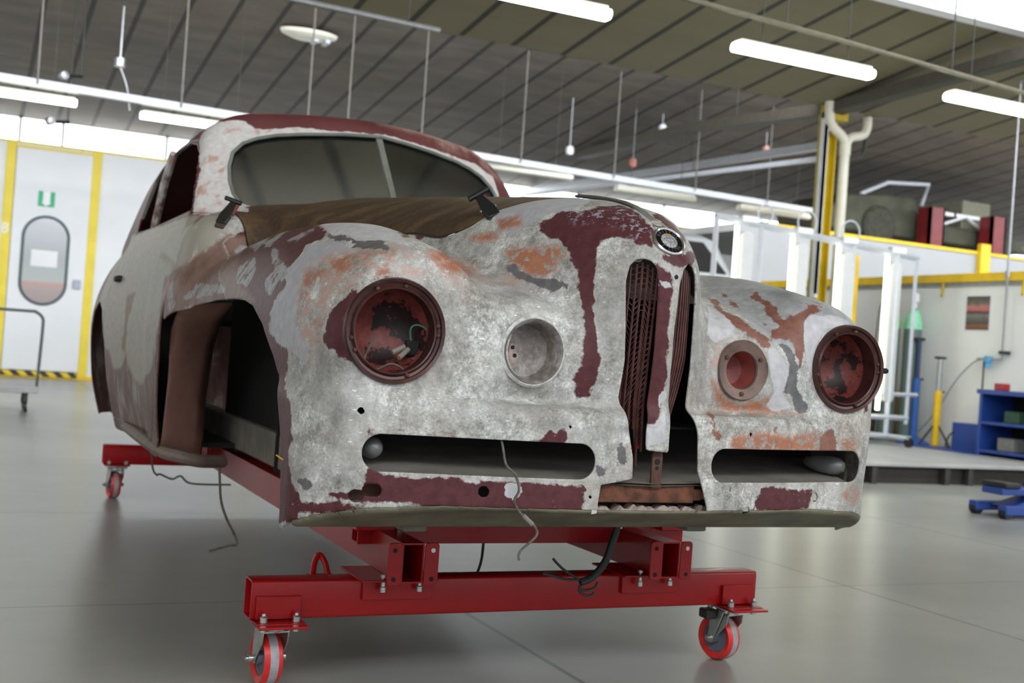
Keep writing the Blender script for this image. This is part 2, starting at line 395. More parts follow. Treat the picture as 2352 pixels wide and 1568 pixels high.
def strut_stand(x,y,h,mat,inner,label,tripod):
    t=thing('support_stand',label,'jack stand',(x,y,.2),'telescopic stands by the right wall')
    MB().tube([(x,y,.22),(x,y,.2+h*.62)],.045,14).build('outer_tube',mat,t,True)
    MB().tube([(x,y,.2+h*.6),(x,y,.2+h*.98)],.03,12).build('inner_tube',inner,t,True)
    MB().box(x-.07,x+.07,y-.03,y+.03,.2+h*.97,.2+h).build('saddle',M_darksteel,t,bevel=.006)
    MB().box(x-.02,x+.1,y-.01,y+.01,.2+h*.6,.2+h*.62).build('pin',M_darksteel,t)
    if tripod:
        for a in (40,160,280):
            MB().tube([(x,y,.5),(x+.2*math.cos(rad(a)),y+.2*math.sin(rad(a)),.215)],.014,6).build('leg',M_darksteel,t)
    else:
        b=MB();b.lathe([(0,.2),(.2,.2),(.2,.215),(.05,.3),(0,.3)],Matrix.Translation((x,y,0)),20);b.build('base_plate',mat,t,True)
strut_stand(9.0,8.28,1.30,plain('blue_paint',srgb(52,100,178),.4),plain('navy_tube',srgb(46,60,100),.4),'tall blue telescopic stand with round base beside the gas cylinders',False)
strut_stand(9.0,7.92,1.08,M_yellow,M_galv,'shorter yellow telescopic stand on dark tripod legs',True)
ps=thing('wall_poster','dark poster with red car pictures pinned on the right wall','poster',(XR-.01,7.6,1.8))
t=NT('poster_print');p=t.pos();s_=t.n('ShaderNodeSeparateXYZ',i={'Vector':p});nn=t.noise(9,4,.7,p)
band=t.ramp(t.step(t.math('ADD',s_.outputs[2],t.math('MULTIPLY',nn,.05)),1.60,2.04),[(0,srgb(70,60,56)),(.12,srgb(150,96,70)),(.2,srgb(80,78,72)),(.5,srgb(130,128,122)),(.6,srgb(60,50,48)),(.7,srgb(196,110,104)),(.82,srgb(190,130,124)),(.92,srgb(110,104,92)),(1,srgb(90,86,78))])
t.set(color=t.mix(t.math('MULTIPLY',t.step(nn,.5,.7),.5),band,srgb(70,40,40)),rough=.4)
MB().box(XR-.012,XR-.004,7.45,7.80,1.62,2.02).build('printed_sheet',t.m,ps)
MB().box(XR-.008,XR-.003,7.42,7.83,1.60,2.05).build('white_border',M_white,ps)
# wall pipe, valve and hose
wp=thing('air_pipe','long thin steel air pipe running down the right wall to a regulator','pipe',(XR-.1,7.15,1))
b=MB();b.tube([(XR-.08,7.16,1.28),(XR-.08,7.16,4.48)],.013,8);b.build('drop_pipe',M_galv,wp,True)
MB().tube([(XR-.08,7.16,4.46),(XR-.08,6.9,4.48),(XR-.08,6.86,4.42),(XR-.08,6.86,2.3)],.013,8).build('return_pipe',M_galv,wp,True)
MB().tube([(XR-.08,7.16,2.22),(XR-.08,7.16,2.30)],.03,8).build('union',M_galv,wp,True)
MB().box(XR-.10,XR-.02,7.10,7.20,1.34,1.38).build('valve_handle',M_darksteel,wp)
MB().lathe([(0,1.18),(.035,1.18),(.035,1.24),(.05,1.25),(.05,1.31),(0,1.32)],Matrix.Translation((XR-.1,7.34,0)),12).build('regulator_bowl',plain('regulator_blue',srgb(90,160,200),.4),wp,True)
MB().tube([(XR-.1,7.16,1.28),(XR-.1,7.5,1.28)],.012,8).build('side_branch',M_galv,wp,True)
hs=thing('air_hose','grey air hose sagging from the wall regulator to the platform','hose',(XR-.1,7.5,.2))
MB().tube(spline([(XR-.1,7.44,1.27),(XR-.12,7.55,1.22),(XR-.16,7.75,1.0),(XR-.2,8.0,.6),(XR-.25,8.25,.32),(XR-.3,8.38,.215)]),.010,8).build('hose_line',M_galv,hs,True)
h2=thing('loop_hose','dark hose dropping from the regulator and looping onto the platform','hose',(XR-.1,7.4,.2))
MB().tube(spline([(XR-.1,7.40,1.27),(XR-.1,7.40,.9),(XR-.12,7.40,.5),(XR-.2,7.36,.42),(XR-.3,7.6,.40),(XR-.3,7.7,.25),(XR-.35,7.6,.215)]),.010,8).build('hose_line',M_darksteel,h2,True)
hk=[]
for y,l in ((8.15,'yellow hook bracket under the wall beam above the gas cylinders'),(6.95,'yellow hook bracket under the wall beam right of the poster')):
    h=thing('wall_hook',l,'hook',(XR-.05,y,2.1),'hooks under the yellow beam')
    MB().tube([(XR-.05,y,2.2),(XR-.06,y,2.1),(XR-.10,y-.03,2.02)],.016,8).build('hook_arm',M_mustard,h,True)
# blue workbench and box
M_blue=plain('blue_enamel',srgb(40,72,150),.35,var=.06,scale=2)
wbx=thing('workbench','blue steel workbench with open shelves at the right edge','workbench',(8.9,6.6,.2))
MB().box(8.62,9.2,5.9,6.98,.88,.93).build('top',M_blue,wbx,bevel=.004)
for y0 in (6.93,5.9): MB().box(8.66,9.18,y0,y0+.04,.2,.88).build('side_panel',M_blue,wbx)
for z in (.24,.55): MB().box(8.66,9.18,5.94,6.93,z,z+.03).build('shelf',M_blue,wbx)
MB().box(9.14,9.18,5.94,6.93,.2,.88).build('back_panel',M_dark,wbx)
MB().add([(9.05,6.4,.93),(9.2,6.4,.93),(9.2,5.9,.93),(9.05,5.9,.93),(9.17,6.75,.935),(9.2,5.9,1.2),(9.17,5.9,1.2)],[(0,1,4),(0,4,6,3),(1,2,5),(4,1,5,6),(2,3,6,5)]).build('backboard',M_blue,wbx)
for x,y,z,s_,m_,l in ((8.75,6.75,.93,.06,plain('red_tin',srgb(170,50,50),.4),'small red tin on the blue workbench top'),(8.85,6.6,.58,.10,plain('green_cloth',srgb(60,92,70),.8),'dark green bundle on the upper bench shelf'),(8.85,6.65,.27,.11,plain('grey_crate',srgb(128,126,122),.6),'grey crate on the lower bench shelf')):
    tag(MB().box(x-s_,x+s_,y-s_,y+s_,z,z+s_*1.3).build('stored_box',m_,bevel=.01,loc=(x,y,z)),l,'box','things on the workbench')
tb=thing('blue_cabinet','low blue steel cabinet left of the workbench','cabinet',(9.05,7.2,.2))
MB().box(8.95,9.2,7.0,7.62,.2,.52).build('carcass',M_blue,tb,bevel=.006)
MB().box(8.6,9.2,6.98,7.9,.2,.215).build('base_tray',M_blue,tb)
# orange board and dark bin behind the rack
ob=thing('orange_board','orange and white framed board leaning behind the lamp rack','board',(9.05,9.1,.3))
MB().box(9.10,9.14,8.75,9.35,.22,.80).build('panel',plain('orange_board',srgb(206,96,50),.5,var=.2,scale=4),ob)
MB().box(9.08,9.10,8.95,9.30,.30,.45).build('white_slip',M_white,ob)
yb=thing('cream_board','pale yellow board standing behind the orange one','board',(9.18,9,.3))
MB().box(9.16,9.20,8.5,9.6,.22,.84).build('panel',plain('cream_board',srgb(240,230,170),.5,var=.05),yb)
bn=thing('waste_bin','grey round bin beside the gas cylinders','bin',(8.72,8.78,.2))
MB().lathe([(0,0),(.10,0),(.12,.5),(.10,.5),(.09,.03)],Matrix.Translation((8.72,8.80,.2)),18).build('bin_body',M_darksteel,bn,True)
# blue scissor lift jack at the right edge of the floor
jk=thing('floor_jack','blue low jack with rubber pads on the floor at the right edge','jack',(5.75,3.75,0))
b=MB();b.box(5.42,6.4,3.62,3.70,.03,.10);b.box(5.42,6.4,3.90,3.98,.03,.10);b.build('chassis',M_blue,jk,bevel=.008)
b=MB();b.box(5.46,6.3,3.70,3.90,.17,.22);b.add([(5.55,3.70,.08),(5.95,3.70,.18),(5.95,3.90,.18),(5.55,3.90,.08),(5.6,3.70,.06),(6.0,3.70,.16),(6.0,3.90,.16),(5.6,3.90,.06)],[(0,1,2,3),(4,7,6,5),(0,4,5,1),(1,5,6,2),(2,6,7,3),(3,7,4,0)]);b.build('arm',M_blue,jk,bevel=.006)
for x in (5.47,5.9): MB().box(x,x+.16,3.68,3.92,.22,.26).build('pad',M_black,jk,bevel=.01)
for x in (5.46,6.3):
    for y in (3.66,3.94): MB().lathe([(0,-.03),(.045,-.03),(.045,.03),(0,.03)],frame((x,y,.045),(0,1,0)),16).build('roller',M_black,jk,True)
# ---------------------------------------------------------------- platform trolley, left
ct=thing('platform_trolley','grey flat platform trolley with thin tube handle near the booth door','trolley',(-1.3,10.6,0))
MB().box(-2.0,-.84,10.3,10.95,.20,.26).build('deck',plain('trolley_deck',srgb(170,168,170),.5),ct,bevel=.01)
MB().tube(spline([(-.84,10.66,.2),(-.83,10.66,.5),(-.82,10.66,.88),(-.83,10.66,.98),(-.90,10.66,1.035),(-1.0,10.66,1.04),(-2.0,10.66,1.04)],5),.016,10).build('handle',plain('trolley_tube',srgb(80,86,84),.4),ct,True)
for x,y in ((-.95,10.4),(-.95,10.85),(-1.9,10.4),(-1.9,10.85)):
    w_=MB().box(x-.02,x+.02,y-.03,y+.03,.08,.2).build('fork',M_darksteel,ct)
    MB().lathe([(0,-.015),(.06,-.015),(.06,.015),(0,.015)],frame((x,y,.06),(1,0,.2)),16).build('wheel',M_black,ct,True)
# ---------------------------------------------------------------- lamps, rails, hangers
def lamp(x0,y,z,lit,label,L=1.36):
    t=thing('strip_lamp',label,'ceiling lamp',(x0+L/2,y,z),'fluorescent lamps' )
    pr=roundrect(.13,.075,.035,5)
    M=frame((x0,y,z),(1,0,0),(0,1,0))
    b=MB().prism(pr,.0,L,M);b.build('diffuser',M_tube if lit else M_tubeoff,t,True)
    MB().prism([(a*.9,b_*.35-.035) for a,b_ in pr],.03,L-.03,M@Matrix.Translation((0,0,0))).build('housing',M_tubeoff,t,True) if False else None
    MB().box(x0+.02,x0+L-.02,y-.05,y+.05,z+.033,z+.06).build('housing',M_tubeoff,t,bevel=.01)
    for x in (x0+.25,x0+L-.25): MB().tube([(x,y,z+.06),(x,y,roof_z(y)+.01)],.005,6).build('hanger',M_darksteel,t)
lamp(3.70,4.98,3.47,True,'lit strip lamp hanging above and right of the car nose')
lamp(6.05,5.1,3.47,True,'lit strip lamp cut off by the right edge')
lamp(1.15,4.9,3.47,True,'lit strip lamp cut off by the top edge')
lamp(-1.95,11.55,3.42,True,'lit strip lamp cut off by the left edge')
lamp(.13,11.7,3.42,True,'lit strip lamp partly hidden by the car roof at left')
lamp(4.50,11.75,3.42,False,'unlit strip lamp right behind the car roof pillar')
lamp(6.83,12.2,3.44,False,'unlit strip lamp in the middle of the far row')
lamp(9.1,12.35,3.44,False,'unlit strip lamp behind the lamp rack')
M_rod=plain('rod_grey',srgb(112,108,102),.6)
rl=thing('lamp_rail','long white suspended lamp rail crossing behind the car roof','rail',(4,11.2,3.5))
MB().add(*(lambda v,f:(v,f))([(-6,10.75,3.48),(-6,10.85,3.48),(-6,10.85,3.56),(-6,10.75,3.56),(10.3,12.02,3.46),(10.3,12.12,3.46),(10.3,12.12,3.54),(10.3,12.02,3.54)],[(0,1,2,3),(4,7,6,5),(0,4,5,1),(1,5,6,2),(2,6,7,3),(3,7,4,0)])).build('rail_profile',M_greypaint,rl)
for x in (-1.03,.51,2.02,2.53,3.53,5.0,6.5,7.93,9.3):
    y=11.1+(x+1.4)*.075; MB().tube([(x,y,3.5),(x,y,roof_z(y)+.02)],.011,6).build('hanging_rod',M_rod,rl)
cd=thing('conduit_run','thin dark conduit above the lit right lamps','conduit',(4,4.6,3.6))
MB().tube([(1.5,4.75,3.72),(4.6,4.92,3.68),(8.6,5.3,3.64)],.022,8).build('conduit_tube',plain('olive_grey_conduit',srgb(98,92,76),.5),cd,True)
for x in (2.6,4.12,6.03,7.6): MB().tube([(x,4.9+(x-4)*.08,3.68),(x,4.9+(x-4)*.08,roof_z(5)+.02)],.007,6).build('hanging_rod',M_darksteel,cd)
up=thing('upper_conduit','grey conduit at the top edge above the car roof','conduit',(1,6.1,3.45))
MB().tube([(-.4,6.0,3.48),(1.7,6.2,3.5)],.022,8).build('conduit_tube',M_galv,up,True)
for x in (.0,1.4): MB().tube([(x,6.1,3.49),(x,6.1,4.65)],.006,6).build('hanging_rod',M_darksteel,up)
# runs along the hall
def run(name,label,cat,x,pts,w,h,mat,rods=()):
    t=thing(name,label,cat,(x,10,4.3));P=[(x,y,z) for y,z in pts];b=MB()
    for a,c_ in zip(P[:-1],P[1:]):
        b.add([(x-w,a[1],a[2]-h),(x+w,a[1],a[2]-h),(x+w,a[1],a[2]+h),(x-w,a[1],a[2]+h),(x-w,c_[1],c_[2]-h),(x+w,c_[1],c_[2]-h),(x+w,c_[1],c_[2]+h),(x-w,c_[1],c_[2]+h)],[(0,1,2,3),(4,7,6,5),(0,4,5,1),(1,5,6,2),(2,6,7,3),(3,7,4,0)])
    b.build('run',mat,t)
    for y,z in rods: MB().tube([(x,y,z),(x,y,max(roof_z(y),z+.05)+.02)],.008,6).build('hanging_rod',M_darksteel,t)
    return t
ry=run('cable_tray','dark cable tray running along the hall over the yellow column','cable tray',8.0,[(3,4.27),(6,4.36),(9.0,4.26),(12,4.47),(15.6,4.5)],.10,.07,plain('tray_grey',srgb(82,77,68),.6),[(11,4.44),(13.2,4.48),(5,4.33)])
MB().tube([(7.93,3,4.20),(7.93,6,4.29),(7.93,9,4.20),(7.93,12,4.41),(7.93,15.6,4.44)],.012,6).build('green_cable',plain('green_cable',srgb(58,100,70),.5),ry,True)
run('busbar_run','grey busbar below the tray ending at the column','busbar',8.2,[(9.2,3.88),(13.4,3.99),(17.9,4.12)],.05,.05,M_galv,[(12.5,3.97)])
run('steel_pipe_run','pale pipe below the busbar ending at the column','pipe',8.0,[(9.1,3.66),(13.1,3.81),(17.9,4.0)],.03,.03,M_greypaint,[(12.0,3.78)])
# pulleys and small ceiling fittings
for x,y,z,m_,l in ((6.45,13,4.04,M_white,'white pulley hanging on fine cords above the far roof strip'),(8.04,13,4.60,M_white,'white pendant on a cord under the sloping roof'),(10.03,13,4.54,plain('pink_plastic',srgb(214,160,150),.5),'pale pink pendant on a cord left of the column'),(7.55,13.0,4.0,plain('red_plastic',srgb(176,104,92),.5),'dull red pendant under the busbar')):
    t=thing('cord_pendant',l,'pendant',(x,y,z),'small pendants under the roof')
    MB().prism(roundrect(.10,.13,.04,4),-.03,.03,Matrix(((1,0,0,x),(0,0,-1,y),(0,1,0,z),(0,0,0,1)))).build('body',m_,t,True)
    MB().tube([(x,y,z+.06),(x,y,roof_z(y)+.02)],.008,6).build('cord',M_greypaint,t)
for x,y,z,l in ((-.69,12.5,3.9,'upper small chrome spotlight under the roof at left'),(-.8,12.5,3.33,'lower small chrome spotlight under the roof at left')):
    t=thing('spot_fitting',l,'spotlight',(x,y,z))
    MB().lathe([(0,-.05),(.05,-.04),(.05,.04),(0,.05)],frame((x,y,z),(.5,-1,0)),14).build('lens',M_galv,t,True)
    MB().tube([(x+.03,y+.03,z),(x+.22,y+.06,z+.03)],.022,8).build('arm',M_black,t,True)
    MB().tube([(x+.2,y+.06,z),(x+.2,y+.06,roof_z(y)+.02)],.012,6).build('stem',M_darksteel,t,True)
t=thing('junction_fitting','small pale junction fitting with hanging wire under the roof','fitting',(-.05,12.6,4.2))
MB().lathe([(0,-.06),(.07,-.05),(.07,.05),(0,.06)],Matrix.Translation((-.05,12.6,4.18)),14).build('box',M_galv,t,True)
MB().tube(spline([(-.05,12.6,4.14),(.05,12.6,3.9),(.1,12.55,3.6)],6),.008,6).build('wire',M_galv,t,True)
MB().tube([(-.05,12.6,4.2),(-.05,12.6,roof_z(12.6)+.02)],.014,6).build('stem',M_galv,t,True)
t=thing('oval_ceiling_light','white oval bulkhead light fixed under the roof panels','ceiling lamp',(2.2,12.5,4.84))
b=MB();b.lathe([(0,0),(.22,.0),(.36,.05),(.38,.09),(0,.1)],Matrix.Translation((2.2,12.3,4.80))@Matrix.Scale(.55,4,(0,1,0)),24);b.build('cover',M_tubeoff,t,True)
b=MB();b.box(2.25,2.31,12.2,12.4,4.77,4.82);b.box(2.40,2.46,12.2,12.4,4.77,4.82);b.build('clips',M_greypaint,t)
# second car far behind the rack
M_carwhite=plain('white_car_paint',srgb(190,194,196),.25,var=.02)
bc=thing('parked_van','white van roof and windscreen seen just right of the grille top','van',(7.6,11.2,0))
b=MB();P=[(0,.45),(0,1.5),(.15,1.75),(.75,2.25),(1.25,2.82),(1.6,2.93),(4.2,2.95),(4.3,.45)]
b.prism(P,-.95,.95,Matrix(((0,0,1,7.55),(1,0,0,10.7),(0,1,0,0),(0,0,0,1))))
b.build('body',M_carwhite,bc,True,bevel=.10)
MB().add([(6.75,11.48,2.32),(8.35,11.48,2.32),(8.2,11.90,2.78),(6.9,11.90,2.78),(6.75,11.52,2.30),(8.35,11.52,2.30),(8.2,11.94,2.76),(6.9,11.94,2.76)],[(0,1,2,3),(4,7,6,5),(0,4,5,1),(1,5,6,2),(2,6,7,3),(3,7,4,0)]).build('windscreen',M_dark,bc)
for x in (6.72,8.38):
    for y in (11.6,14.1): MB().lathe([(0,-.1),(.3,-.1),(.33,-.06),(.33,.06),(.3,.1),(0,.1)],frame((x,y,.33),(1,0,0)),20).build('wheel',M_black,bc,True)
# army vehicle on a lift behind the booth
M_olive=plain('olive_drab',srgb(64,65,50),.7,var=.3,scale=3);M_red=plain('red_lift_paint',srgb(118,24,30),.45,var=.2,scale=3)
for x,l in ((13.72,'left red lift column raising the army vehicle'),(15.2,'right red lift column raising the army vehicle')):
    t=thing('lift_column',l,'lift column',(x,13,3.1),'red vehicle lift columns')
    b=MB();b.box(x-.17,x+.17,12.9,12.96,3.16,4.02);b.box(x-.17,x-.13,12.9,13.2,3.16,4.02);b.box(x+.13,x+.17,12.9,13.2,3.16,4.02);b.build('channel',M_red,t)
    MB().box(x-.25,x+.25,12.8,13.3,3.16,3.19).build('base_plate',M_red,t)
    MB().box(x-1.2,x-.2,13.2,13.35,3.30,3.38).build('lift_arm',M_mustard,t)
av=thing('army_vehicle','olive drab open army vehicle raised on the red lift','military vehicle',(13.6,14,3.4))
b=MB()
b.prism([(-1.5,0),(-1.6,.3),(-1.2,.62),(-.2,.72),(.35,.74),(.5,.35),(2.9,.28),(3.2,.0)],-.7,.7,Matrix(((1,0,0,13.2),(0,0,-1,14.0),(0,1,0,3.48),(0,0,0,1))))
b.build('hull',M_olive,av,bevel=.04)
for x in (12.75,15.6):
    for y in (13.35,14.65):
        MB().lathe([(.1,-.1),(.3,-.12),(.36,-.08),(.36,.08),(.3,.12),(.1,.1)],frame((x,y,3.62),(0,1,0)),24).build('wheel',plain('olive_tyre',srgb(58,58,46),.8,var=.3),av,True)
b=MB();b.tube([(12.4,13.4,4.15),(13.0,13.4,4.42),(13.95,13.4,4.5),(13.8,13.4,4.1)],.035,8);b.build('windscreen_frame',M_greypaint,av,True)
b=MB();b.box(14.2,15.4,13.4,13.46,4.0,4.06);b.box(14.2,15.4,14.4,14.46,4.0,4.06);b.tube([(14.2,13.43,4.03),(14.25,13.4,3.8),(14.9,13.4,4.03),(15.4,13.4,3.75)],.03,6);b.box(14.6,14.66,13.4,14.46,4.0,4.06);b.build('white_frame',M_white,av)
MB().box(14.9,15.6,13.5,14.5,3.7,4.35).build('rear_box',plain('pale_olive',srgb(120,118,100),.6),av,bevel=.02)
MB().box(12.0,12.6,13.4,13.5,3.75,4.05).build('front_grille',M_white,av,bevel=.02)
# ---------------------------------------------------------------- body surface of the car as a distance field (metres)
def pch(xs,ys):
    xs=np.array(xs,float);ys=np.array(ys,float);h=np.diff(xs);d=np.diff(ys)/h
    m=np.zeros(len(xs));m[0]=d[0];m[-1]=d[-1]
    for i in range(1,len(xs)-1):
        if d[i-1]*d[i]>0:
            w1=2*h[i]+h[i-1];w2=h[i]+2*h[i-1];m[i]=(w1+w2)/(w1/d[i-1]+w2/d[i])
    def f(x):
        x=np.clip(x,xs[0],xs[-1]);i=np.clip(np.searchsorted(xs,x,side='right')-1,0,len(xs)-2)
        t=(x-xs[i])/h[i];t2=t*t;t3=t2*t
        return (2*t3-3*t2+1)*ys[i]+(t3-2*t2+t)*h[i]*m[i]+(-2*t3+3*t2)*ys[i+1]+(t3-t2)*h[i]*m[i+1]
    return f
def smin(a,b,k):
    h=np.maximum(k-np.abs(a-b),0)/k
    return np.minimum(a,b)-h*h*k*.25
def smax(a,b,k): return -smin(-a,-b,k)
# ---- curves (y runs rearward from the headlamps, z up from the floor)
T=pch([-.14,-.06,0,.1,.22,.4,1.0,2.05,2.4],[1.29,1.325,1.345,1.38,1.405,1.425,1.48,1.56,1.58])
CX=pch([0,.5,1.0,1.6,2.05],[1.2,1.1,.95,.5,.3])
YN=pch([.45,.75,1.0,1.2,1.32,1.4,1.5],[-.08,-.088,-.11,-.12,-.10,-.06,-.03])
AN=pch([.85,1.0,1.1,1.2,1.27,1.36],[2.7,3.3,3.9,4.6,5.6,7.])
ZF=pch([-.08,.0,.05,.15,.3,.45,.75,1.0,1.4,1.9,2.4,3.0],[1.06,1.155,1.19,1.215,1.247,1.27,1.29,1.295,1.28,1.2,1.08,.95])
AF=pch([-.08,0,.1,.3,.6,3],[.12,.18,.212,.24,.25,.255])
XB=pch([.42,.5,.7,1.0,1.3,1.46,1.6],[.80,.82,.865,.885,.845,.77,.66])
RZ=pch([2.0,2.35,2.6,2.95,3.4,3.9,4.3,4.7],[1.84,1.935,1.975,2.0,1.985,1.88,1.67,1.38])
WG=pch([1.40,1.55,1.7,1.82,1.92,2.0],[.79,.765,.735,.70,.64,.54])
TR=pch([3.8,4.2,4.5,4.75],[1.5,1.38,1.2,.9])
def ZB(y): return .592-.38*np.clip(y+.05,0,.36)-.025*np.clip(y-1.4,0,.5)
def parts(x,y,z):
    ax=np.abs(x)
    # hood + nose
    fh=smax(z-(T(y)-CX(y)*x*x),(YN(z)+AN(z)*np.where(ax<.34,ax**2,.1156+.68*(ax-.34))-y)*.75,.10)
    fh=smax(fh,ax-.83,.05); fh=smax(fh,y-2.5,.05)
    # fender
    zc=.97;b=np.maximum(ZF(y)-.03*x-zc,.02);a=AF(y);xc=.612
    up=np.where(z>zc,(z-zc)/b,(z-zc)/.6)
    ff=(np.sqrt(((ax-xc)/a)**2+up**2)-1)*np.minimum(a,b)*.95
    ff=smax(ff,(-.012-y),.05); ff=smax(ff,y-2.6,.3)
    # fog pod
    rf=np.sqrt((ax-.321)**2+(z-.974)**2)
    fo=smax((rf-(.125+.25*np.maximum(y,0)))*.9,-.012-y,.07); fo=smax(fo,y-.5,.05)
    # lower front apron
    q=np.stack([np.maximum(ax-(.862-.17),0),np.maximum(.17-.105+.19*np.minimum(ax,.75)**2-y,0)])
    lo=np.sqrt((q**2).sum(0))-.17
    lo=smax(lo,z-.842,.03);lo=smax(lo,y-.6,.05)
    # body sides
    bs=smax(ax-XB(z),z-1.47,.08);bs=smax(bs,1.75-y,.2);bs=smax(bs,y-4.75,.2);bs=smax(bs,z-TR(y),.2)
    # rear fender
    rr=(np.sqrt(((ax-.70)/.235)**2+((y-4.0)/.95)**2+((z-.93)/np.where(z>.93,.40,.7))**2)-1)*.235
    # greenhouse
    g=smax(z-(RZ(y)-.15*x*x),ax-WG(z),.12)
    g=smax(g,(2.05+.88*(z-1.58)+.42*ax-y)*.72,.04)
    g=smax(g,1.3-z,.02)
    return fh,ff,fo,lo,bs,rr,g
def sdf(x,y,z):
    fh,ff,fo,lo,bs,rr,g=parts(x,y,z)
    d=smin(fh,ff,.055);d=smin(d,fo,.10);d=smin(d,lo,.035)
    r=smin(bs,rr,.10);d=smin(d,r,.10)
    d=smin(d,g,.05)
    d=smax(d,ZB(y)-z,.012)
    return d
